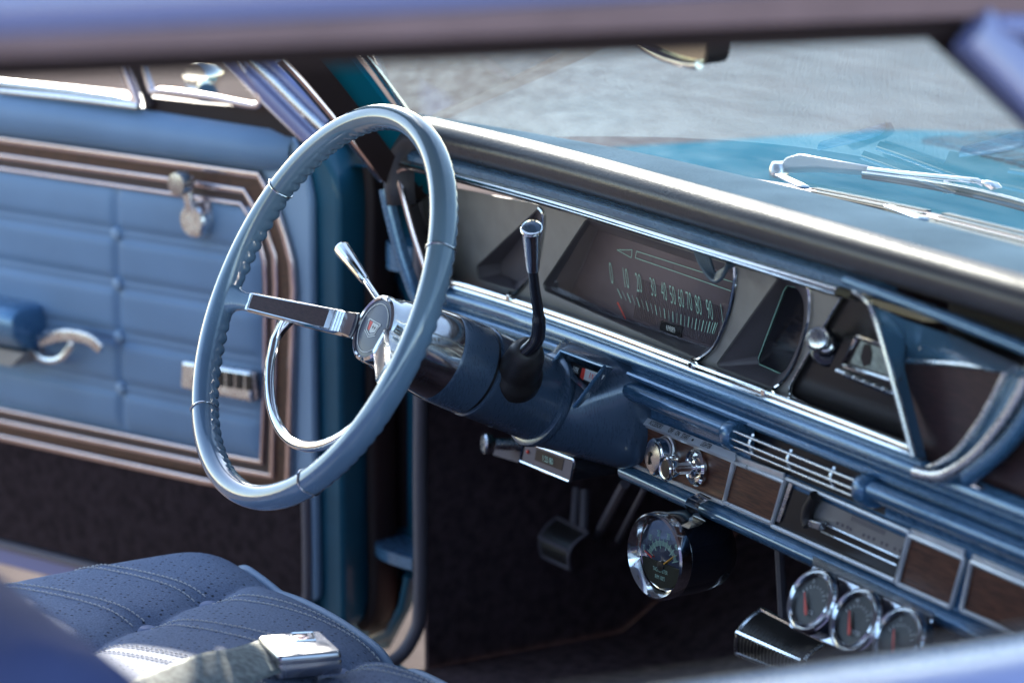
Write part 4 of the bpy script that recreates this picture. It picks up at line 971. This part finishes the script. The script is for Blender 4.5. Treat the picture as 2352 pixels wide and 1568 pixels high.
cb.add([em(*p, .0653) for p in [(-.0030, .0052), (.0100, .0052), (.0080, -.0030), (.0, -.0058), (-.0030, -.0045)]], [(0, 1, 2, 3, 4)])
cr_ = cb.build('crest', 'white', hf, smooth=0)
cr2 = MB()
for x in (.0012, .0055):
    for a, b in (((x-.0016, .001), (x+.0016, .001)), ((x, .0027), (x, -.0012))):
        a = np.array(a); b = np.array(b); d = (b-a)/np.linalg.norm(b-a); nn = np.array([-d[1], d[0]])*.0004
        cr2.add([em(*(a+nn), .0649), em(*(a-nn), .0649), em(*(b-nn), .0649), em(*(b+nn), .0649)], [(0, 1, 2, 3)])
cr2.build('crest_crosses', 'ink', hf, smooth=0)
MB().add([em(*p, .0653) for p in [(-.0098, .0052), (-.0034, .0052), (-.0034, -.0043), (-.0078, -.0030)]], [(0, 1, 2, 3)]).build('crest_field', 'red', hf, smooth=0)

# ================================================================== TACHOMETER
tc_t = thing('tachometer', 'round black tachometer in a chrome bezel hanging under the dash', 'tachometer', on_x(1560, 1285, -.205))
tcn = on_x(1507, 1277, -.207); tax = np.array([.10, -1, .05]); tax /= np.linalg.norm(tax)   # facing the driver
TR = .0445
MB().lathe(tcn-tax*.078, tax, [(.0, -.004), (.02, -.003), (.034, .002), (.040, .012), (.0425, .03), (.0428, .066), (.0405, .068)], 56).build('housing', 'gloss', tc_t)
bz = MB().lathe(tcn, tax, [(.0420, -.012), (.0440, -.010), (TR, -.003), (TR-.001, .002), (TR-.003, .0035), (.0385, -.001), (.0355, -.0085), (.0345, -.0085)], 64).build('bezel', 'chrome', tc_t)
tu = np.array([0, 0, 1.]) - tax*tax[2]; tu /= np.linalg.norm(tu); tr = np.cross(tu, tax); tr = tr if tr[0] > 0 else -tr
def tp(x, y, d=0): return tcn - tax*(.009-d) + tr*x + tu*y
tf = MB().cap([tp(.0352*math.cos(a), .0352*math.sin(a)) for a in np.linspace(0, 2*math.pi, 48, endpoint=False)]).build('dial', 'tachface', tc_t, smooth=0)
MB().prism([tp(*p, .0006) for p in [(-.031, -.008), (.031, -.008), (.028, -.020), (.018, -.0295), (0, -.034), (-.018, -.0295), (-.028, -.020)]], tax*.0015).build('lower_plate', 'tachface', tf)
tm = MB()
A0, A1 = 158, 22
for k in range(51):
    a = R(lerp(A0, A1, k/50)); r0 = .0195; r1 = .0245 if k % 5 else .0268
    r0 = .0195 if k % 10 else .0165
    d = np.array([math.cos(a), math.sin(a)]); nn = np.array([-d[1], d[0]])*(.00022 if k % 5 else .0004)
    cy_ = -.010
    tm.add([tp(*(d*r0+nn+[0, cy_]), .0008), tp(*(d*r0-nn+[0, cy_]), .0008), tp(*(d*r1*1.0-nn+[0, cy_]), .0008), tp(*(d*r1+nn+[0, cy_]), .0008)], [(0, 1, 2, 3)])
for k, lab in enumerate(('0', '10', '20', '30', '40', '50')):
    a = R(lerp(A0+2, A1-2, k/5)); v_, f_ = text(lab, tp(.0315*math.cos(a), .0315*math.sin(a)-.010, .0008), tr, tu, .0092, None, None, xs=.55); tm.add(v_, f_)
for s_, y in (('TACHOMETER', -.0155), ("RPM 100'S", -.0228)):
    v_, f_ = text(s_, tp(0, y, .0026), tr, tu, .0058, None, None, xs=.62); tm.add(v_, f_)
tm.build('dial_markings', 'mint', tf, smooth=0)
def tneedle(a, r0, r1, m, nm):
    d = np.array([math.cos(R(a)), math.sin(R(a))]); nn = np.array([-d[1], d[0]])
    b = np.array([0, -.011]); MB().prism([tp(*(b+d*r0+nn*.0009), .002), tp(*(b+d*r0-nn*.0009), .002), tp(*(b+d*r1-nn*.0003), .002), tp(*(b+d*r1+nn*.0003), .002)], tax*.0006).build(nm, m, tc_t)
tneedle(160, .016, .029, 'red', 'needle'); tneedle(38, .002, .0245, 'amber', 'redline_pointer')
MB().lathe(tp(0, -.011, .001), tax, [(.0055, 0), (.005, .0025), (.0, .003)], 24).build('pivot', 'black', tc_t)
MB().cap([tp(.0352*math.cos(a), .0352*math.sin(a), .0055) for a in np.linspace(0, 2*math.pi, 48, endpoint=False)]).build('lens', 'glass', tc_t, smooth=0)
br = [on_y(1588, 1150, .33), on_y(1590, 1165, .315), on_y(1596, 1186, .305), on_y(1590, 1192, .30)]
c0 = on_dash(1606, 1152, .322)
P = []
for y, z in ((c0[1]+.01, c0[2]+.006), (c0[1]-.006, c0[2]+.002), (c0[1]-.010, c0[2]-.004), (c0[1]-.006, c0[2]-.011), (c0[1]+.0, c0[2]-.017), (c0[1]-.008, c0[2]-.021), (c0[1]-.02, c0[2]-.022)):
    P.append([(c0[0]+dx, y, z) for dx in (-.0115, -.010, .010, .0115)])
MB().grid(P).build('mounting_bracket', 'chrome', tc_t, smooth=60)

# ================================================================== GAUGE PANEL
gt = thing('gauge_panel', 'polished metal panel with three round gauges below the radio', 'gauge panel', on_dash(1975, 1400, .318))
GN = np.array([.05, -1, .55]); GN /= np.linalg.norm(GN)
gd0 = on_dash(1962, 1422, .292)
def on_g(u, v, off=0): return hit(u, v, GN, GN@gd0 + off)
gu = np.array([0, .55, 1.]); gu -= GN*(gu@GN); gu /= np.linalg.norm(gu); grx = np.cross(gu, GN); grx = grx if grx[0] > 0 else -grx
gpl = round_poly([on_g(1866, 1296), on_g(2142, 1420), on_g(2104, 1500), on_g(2088, 1560), on_g(1810, 1440), on_g(1812, 1420)], [.002, .002, .004, .008, .012, .004], 4)
gpo = MB().prism(gpl, -GN*.004).build('plate', 'polished', gt, bevel=.0015)
MB().grid([[on_g(1866, 1294), on_g(2142, 1418)], [on_g(1868, 1276, -.02), on_g(2146, 1400, -.02)]]).build('top_flange', 'brushed', gpo)
def gauge(u, v, word, na, nums, first=False):
    o = on_g(u, v, .012); r_ = .0252
    def q(x, y, d=0): return o + grx*x + gu*y + GN*d
    b = MB().lathe(o-GN*.0125, GN, [(r_+.0045, 0), (r_+.0045, .0105)], 56).build('gauge', 'gloss', gt)
    MB().lathe(o-GN*.002, GN, [(r_+.0044, -.002), (r_+.005, .001), (r_+.0035, .003), (r_+.002, .002), (r_+.001, .0005), (r_+.0005, .0035), (r_-.001, .0045), (r_-.0025, .003), (r_-.003, -.003)], 56).build('bezel', 'chrome', b)
    MB().cap([q((r_-.0022)*math.cos(a), (r_-.0022)*math.sin(a), -.0018) for a in np.linspace(0, 2*math.pi, 40, endpoint=False)]).build('dial', 'black', b, smooth=0)
    mk_ = MB()
    for k in range(9):
        a = R(lerp(150, 30, k/8)); d = np.array([math.cos(a), math.sin(a)]); nn = np.array([-d[1], d[0]])*.0004
        mk_.add([q(*(d*.0155+nn+[0, -.004]), -.0012), q(*(d*.0155-nn+[0, -.004]), -.0012), q(*(d*.0185-nn+[0, -.004]), -.0012), q(*(d*.0185+nn+[0, -.004]), -.0012)], [(0, 1, 2, 3)])
    v_, f_ = text(word, q(.006, -.0105, -.0012), grx, gu, .0056, None, None, xs=.8); mk_.add(v_, f_)
    for k, lab in enumerate(nums):
        a = R(lerp(110, 40, k/max(1, len(nums)-1))); v_, f_ = text(lab, q(.0218*math.cos(a), .0218*math.sin(a)-.004, -.0012), grx, gu, .0048, None, None, xs=.7); mk_.add(v_, f_)
    mk_.build('dial_markings', 'white', b, smooth=0)
    d = np.array([math.cos(R(na)), math.sin(R(na))]); nn = np.array([-d[1], d[0]]); c_ = np.array([.0005, -.011])
    MB().prism([q(*(c_+d*-.004+nn*.0011), .0), q(*(c_+d*-.004-nn*.0011), .0), q(*(c_+nn*-.0020), .0), q(*(c_+d*.0195-nn*.0005), .0), q(*(c_+d*.0195+nn*.0005), .0), q(*(c_+nn*.0020), .0)], GN*.0008).build('needle', 'red', b)
    MB().cap([q((r_-.002)*math.cos(a), (r_-.002)*math.sin(a), .0028) for a in np.linspace(0, 2*math.pi, 40, endpoint=False)]).build('lens', 'glass', b, smooth=0)
gauge(1862, 1377, 'OIL', 128, ('25', '50')); gauge(1962, 1422, 'WATER', 122, ('180', '210')); gauge(2062, 1466, 'VOLT', 118, ('12', '14'))

# ================================================================== UNDER-DASH UNIT, PULL KNOB, PEDALS
ud = thing('dash_box', 'small chrome framed box with pale figures below the steering column', 'accessory box', on_y(1258, 1065, .30))
uq = [(1206, 1012), (1322, 1056), (1312, 1106), (1196, 1058)]
UO = [on_y(*p, .30) for p in uq]
ub = MB().prism(round_poly(UO, .003, 3), (0, .07, 0)).build('case', 'gloss', ud)
MB().tube(round_poly([p+np.array([0, -.001, 0]) for p in UO], .003, 3), .0017, 6, closed=True).build('case_frame', 'chrome', ub)
MB().cap(round_poly([on_y(*p, .299) for p in [(1207, 1016), (1318, 1058), (1309, 1102), (1199, 1056)]], .003, 3)).build('case_face', 'pod', ub, smooth=0)
MB().prism([on_y(*p, .2985) for p in [(1232, 1030), (1296, 1054), (1290, 1080), (1228, 1056)]], (0, .0004, 0)).build('display', 'black', ub)
ux = UO[1]-UO[0]
text('1:25 80', on_y(1258, 1056, .2975), ux, EZ, .0095, 'mint', ub, 'display_figures', xs=.8)
MB().lathe(on_y(1213, 1037, .2985), (0, -1, 0), [(.0022, 0), (.0018, .0015), (0, .002)], 14).build('indicator_lamp', 'red', ub)
pk = thing('pull_knob', 'round chrome pull knob on a stub behind the under-dash box', 'knob', on_y(1175, 1020, .33))
MB().lathe(on_y(1180, 1020, .345), (-.25, -1, .1), [(.007, -.03), (.007, .01), (.006, .022), (.011, .028), (.0118, .034), (.010, .036), (.0, .0365)], 24).build('knob_face', 'brushed', pk)
MB().prism([on_y(*p, .345) for p in [(1142, 1018), (1196, 1038), (1190, 1062), (1132, 1044)]], (0, .02, 0)).build('knob_bracket', 'windlace', pk)
def pedal(name, label, pts, y, arm, m_trim, ribdir=True, grp=None):
    t = thing(name, label, 'pedal', on_y(*pts[0], y))
    A, B, C_, D_ = (on_y(*p, y + dy) for p, dy in zip(pts, (.012, .012, -.012, -.012)))
    P = []
    for i in range(12):
        a = i/11; row = []
        for j in range(40):
            b = j/39; q = lerp(lerp(A, B, b), lerp(D_, C_, b), a) + np.array([0, -.012, .004])*math.sin(math.pi*a) + np.array([0, -.0009, 0])*(j % 2)
            row.append(q)
        P.append(row)
    MB().grid(P).build('pedal_pad', 'boot', t, smooth=20)
    e_ = [r[0] for r in P] + P[-1] + [r[-1] for r in P[::-1]] + P[0][::-1]
    MB().tube(e_[::1], .0026, 6, closed=True).build('pedal_trim', m_trim, t)
    md = [q+np.array([0, -.002, .0]) for q in P[6]]
    MB().tube(md, .003, 6).build('center_trim', m_trim, t)
    ab = MB()
    for (p, q) in arm: ab.tube([on_y(*p, y+.03), on_y(*q, y+.015)], .0055, 8)
    ab.build('pedal_arm', 'windlace', t)
    return t
pedal('parking_brake_pedal', 'small chrome edged pedal hanging from bright twin arms at left', [(1280, 1188), (1352, 1224), (1310, 1306), (1246, 1276)], .50, [((1325, 1120), (1318, 1215)), ((1344, 1125), (1340, 1225))], 'windlace')
pedal('brake_pedal', 'wide ribbed brake pedal with bright trim below the three gauges', [(1750, 1398), (1900, 1475), (1846, 1560), (1692, 1500)], .47, [((1790, 1250), (1800, 1430))], 'brushed')
al = thing('steering_shaft_brace', 'pair of dark rods running down behind the column into the footwell', 'rod', on_y(1400, 1200, .45))
MB().tube([on_y(1436, 1110, .45), on_y(1372, 1230, .55)], .006, 8).build('rod', 'windlace', al); MB().tube([on_y(1482, 1120, .45), on_y(1420, 1240, .55)], .004, 8).build('rod', 'windlace', al)

# ================================================================== BENCH SEAT
bs = thing('bench_seat', 'blue tufted bench seat with white double stitching and perforated cloth', 'seat', (-.1, -.3, .32))
CR = on_z(480, 1380, .55); CB = on_z(339, 1437, .55); cdv = CB-CR; cdv /= np.linalg.norm(cdv)      # crease runs fore and aft
cpv = np.array([-cdv[1], cdv[0], 0]);  cpv = cpv if cpv[0] > 0 else -cpv
pit = np.linalg.norm(CB-CR)
def seat_h(x, y):
    # local coordinates from the button: q along the crease (rearward +), p across it (towards the passenger side +)
    q = (x-CR[0])*cdv[0] + (y-CR[1])*cdv[1]; p = (x-CR[0])*cpv[0] + (y-CR[1])*cpv[1]
    h = .556 - .10*max(0, (-.585-x)/.10)**2 - .03*max(0, -.45-x)**1.2
    ef = max(0, y+.075)/.085; h -= .030*ef**2.6                       # roll at the front edge
    W_ = .235
    k = round(p/W_); pc = p-k*W_                                       # creases every W_
    wv = .0022*math.sin(q*70)
    cr_ = math.exp(-(abs(pc+wv)/.014)**1.2)
    rise = .0085*(1-(2*abs(pc)/W_-1)**2) 
    h += rise
    fr_ = 1/(1+math.exp(-(-q-.075)/.01)) if False else 1
    fade = min(1, max(0, (q+.085)/.05))
    h -= .0065*cr_*fade
    b = round(q/pit)*pit
    if q > -.04: 
        d2 = ((q-b)/.020)**2 + (pc/.026)**2
        h -= .008*math.exp(-d2)
    return h
nx, ny = 300, 190
P = []
for i in range(nx):
    x = -.675 + 1.30*i/(nx-1); row = []
    for j in range(ny):
        y = .010 - .56*(j/(ny-1))**1.15
        ex = .0
        row.append((x, y, seat_h(x, y)))
    P.append(row)
cu_ = MB().grid(P)
cush = cu_.build('cushion', 'seat', bs, smooth=180)
# vinyl border, piping and front skirt
fe = [np.array(r[0]) for r in P]
MB().tube([p+np.array([0, .003, .001]) for p in fe], .0048, 10).build('front_piping', 'vinylpale', cush)
MB().grid([[p+np.array([0, .004, -.002]) for p in fe], [p+np.array([0, .012, -.06]) for p in fe], [p+np.array([0, .0, -.22]) for p in fe]]).build('front_skirt', 'seatvinyl', bs)
le = [np.array(q) for q in P[0]]
Q = [[p+np.array([.004, 0, .001]) for p in le], [p+np.array([-.004, 0, .008]) for p in le], [p+np.array([-.016, 0, .010]) for p in le], [p+np.array([-.034, 0, .002]) for p in le], [p+np.array([-.045, 0, -.02]) for p in le], [p+np.array([-.048, 0, -.2]) for p in le]]
MB().grid(Q).build('side_border', 'seatvinyl', bs, smooth=180)
MB().tube([p+np.array([.003, 0, .001]) for p in le], .003, 8).build('side_seam', 'seatvinyl', cush)
# stitching: pairs of dashed threads crossing the rolls at every button
st = MB()
def stitch(q0, p0, p1, dq_):
    n_ = int(abs(p1-p0)/.0058)
    for k in range(n_):
        a = p0+(p1-p0)*k/n_; b = p0+(p1-p0)*(k+.66)/n_
        A_ = CR[:2]+cdv[:2]*(q0+dq_*(1+.25*math.sin(a*9)))+cpv[:2]*a; B_ = CR[:2]+cdv[:2]*(q0+dq_*(1+.25*math.sin(b*9)))+cpv[:2]*b
        if not (-.672 < A_[0] < .5 and -.5 < A_[1] < .0): continue
        za, zb = seat_h(*A_), seat_h(*B_)
        st.tube([(A_[0], A_[1], za+.0009), ((A_[0]+B_[0])/2, (A_[1]+B_[1])/2, (za+zb)/2+.0019), (B_[0], B_[1], zb+.0009)], .00075, 5)
for k in range(-0, 5):
    for dq_ in (-.009, .009): 
        stitch(k*pit, -.012, -.235, dq_); stitch(k*pit, .012, .222, dq_); stitch(k*pit, .250, .46, dq_)
st.build('stitching', 'thread', cush)
for k in range(0, 5):
    for m_ in (0, 1):
        xy = CR[:2]+cdv[:2]*k*pit+cpv[:2]*.235*m_
        if xy[1] < -.5: continue
        MB().lathe((xy[0], xy[1], seat_h(*xy)+.001), (0, 0, 1), [(.0105, 0), (.0105, .003), (.008, .0058), (.004, .0068), (0, .007)], 20).build('button', 'seatvinyl', cush)
# backrest: profile carried across the car, near end rounded
bpf = [(-.495, .53), (-.507, .69), (-.530, .785), (-.560, .84), (-.595, .875), (-.64, .893), (-.70, .885), (-.73, .83), (-.74, .60), (-.73, .40)]
P = []
for x, s_ in ((.600, .80), (.592, .93), (.57, .985), (.54, 1), (.2, 1), (-.2, 1), (-.6, 1), (-.65, .97), (-.67, .88)):
    P.append([(x, -.64+(y+.64)*s_, .56+(z-.56)*s_) for y, z in bpf])
bk = MB().grid(P); bk.cap(P[0][::-1]); bk.cap(P[-1])
bko = bk.build('backrest', 'backrest', bs, smooth=60)
MB().tube([(p[0]+.002, p[1], p[2]) for p in P[1]], .006, 8).build('backrest_piping', 'backrest', bko)

# ================================================================== SEAT BELT
sb = thing('seat_belt', 'pale lap belt with square metal buckle lying on the seat cushion', 'seat belt', on_z(690, 1490, .57))
Zb = .585
bq = [on_z(588, 1462, Zb), on_z(735, 1450, Zb), on_z(786, 1498, Zb), on_z(640, 1512, Zb)]
upb = np.array([-.05, -.03, 1.]); 
ctr = sum(bq)/4
bx = (bq[1]-bq[0]+bq[2]-bq[3])/2; by = (bq[0]-bq[3]+bq[1]-bq[2])/2
bx_, by_ = bx/2, by/2; hN = np.cross(bx_, by_); hN /= np.linalg.norm(hN); hN = hN if hN[2] > 0 else -hN
def bp3(a, b, h): return ctr + bx_*a + by_*b + hN*h
secs = []
for h, s_ in ((-.020, .97), (-.018, 1), (-.008, 1.0), (-.0065, .985), (-.005, 1.0), (.0, .97), (.0015, .93)):
    secs.append(round_poly([bp3(-s_, -s_, h), bp3(s_, -s_, h), bp3(s_, s_, h), bp3(-s_, s_, h)], .004, 3))
bm_ = MB().grid(secs, cv=True); bm_.cap(secs[0][::-1]); bm_.cap(secs[-1])
bo = bm_.build('buckle', 'steel', sb, smooth=40)
MB().prism([bp3(*p, .0016) for p in [(-.05, .15), (.55, .12), (.72, .80), (.05, .88)]], hN*.0006).build('release_window', 'black', bo)
MB().tube([bp3(*p, .0022) for p in [(-.05, .15), (.55, .12), (.72, .80), (.05, .88)]], .0009, 6, closed=True).build('window_rim', 'chrome', bo)
MB().lathe(bp3(.22, .45, .0018), hN, [(.008, 0), (.0075, .001), (.005, .0012), (.004, .0022), (.0, .0024)], 24).build('window_crest', 'warmtrim', bo)
MB().prism([bp3(*p, .0020) for p in [(.40, .25), (.52, .25), (.62, .75), (.50, .75)]], hN*.0010).build('release_button', 'steel', bo)
wpth = smooth_path([on_z(668, 1492, .570), on_z(600, 1510, .580), on_z(520, 1531, .588), on_z(400, 1572, .586), on_z(280, 1622, .586)], 8)
sd = by/np.linalg.norm(by)
Pw = []
for i, p in enumerate(wpth):
    tg = wpth[min(i+1, len(wpth)-1)]-wpth[max(i-1, 0)]; pv = np.cross(tg/np.linalg.norm(tg), EZ)
    sgv = -1 if pv[0]*.845-pv[1]*.488 > 0 else 1
    Pw.append([p + pv*.025*t + np.array([0, 0, .009*t*sgv+.0012*math.cos(t*2.2)+.001*math.sin(i*.35+t*1.5)]) for t in np.linspace(-1, 1, 9)])
wbm = MB().grid(Pw).build('webbing', 'webbing', sb, smooth=180)
so_ = wbm.modifiers.new('thick', 'SOLIDIFY'); so_.thickness = .0016

# ================================================================== REAR VIEW MIRROR
mt = thing('rear_view_mirror', 'interior mirror with bright rounded lower edge cut off by the roof', 'mirror', on_x(1545, 110, .01))
mpx = [(1440, 60), (1455, 93), (1490, 118), (1530, 136), (1575, 148), (1606, 150), (1622, 140), (1628, 110), (1630, 50), (1530, 10)]
mo = [on_y(*p, .155+.0*i) for i, p in enumerate(mpx)]
mf = MB().prism(smooth_path(mo, 4, closed=True), (.006, .018, .002)).build('mirror_shell', 'boot', mt, smooth=50)
MB().prism([p+np.array([0, -.0006, 0]) for p in smooth_path([lerp(q, sum(mo)/len(mo), .07) for q in mo], 4, closed=True)], (0, .0008, 0)).build('mirror_glass', 'mirrorglass', mf, smooth=0)
MB().tube(smooth_path([on_y(*p, .152) for p in [(1452, 84), (1470, 104), (1500, 122), (1540, 138), (1585, 149), (1606, 149)]], 6), .0042, 10).build('mirror_rim', 'chrome', mf)
MB().tube([on_y(1545, 90, .17), on_y(1545, 60, .20), (.01, .17, 1.285)], .008, 10).build('mirror_stem', 'chrome', mt)

# ================================================================== WINDSCREEN WIPER
wt = thing('windscreen_wiper', 'chrome wiper arm with dark blade resting on the teal cowl', 'wiper', on_y(1800, 385, .56))
wy = .56
MB().prism([on_y(*p, wy) for p in [(1788, 378), (1806, 360), (1836, 352), (1990, 379), (2006, 392), (1998, 396), (1870, 386), (1800, 388)]], (0, .012, -.006)).build('wiper_arm', 'satin', wt, bevel=.002)
MB().lathe(on_y(1790, 386, wy), (0, 0, 1), [(.011, -.012), (.011, .0), (.008, .006), (0, .007)], 20).build('pivot_cap', 'chrome', wt)
MB().tube([on_y(1996, 390, wy), on_y(2070, 399, wy), on_y(2246, 416, wy), on_y(2262, 424, wy)], .0032, 8).build('arm_rod', 'chrome', wt)
MB().prism([on_y(*p, wy-.004) for p in [(2250, 414), (2276, 420), (2288, 434), (2276, 440), (2252, 424)]], (0, .01, 0)).build('blade_clip', 'chrome', wt, bevel=.002)
for k in range(3):
    MB().sweep(smooth_path([on_y(1986, 398+k*5, wy+.002*k), on_y(2080, 410+k*6, wy), on_y(2200, 428+k*8, wy-.002), (on_y(2300, 450+k*9, wy-.004)), on_y(2420, 484+k*9, wy-.006)], 5), rprof(.0036, .004), (0, -1, .3)).build('wiper_blade', ('chrome', 'boot', 'black')[k], wt)
MB().prism([on_y(*p, wy-.003) for p in [(2166, 414), (2180, 416), (2176, 446), (2164, 444)]], (0, .008, 0)).build('blade_bridge', 'brushed', wt, bevel=.001)
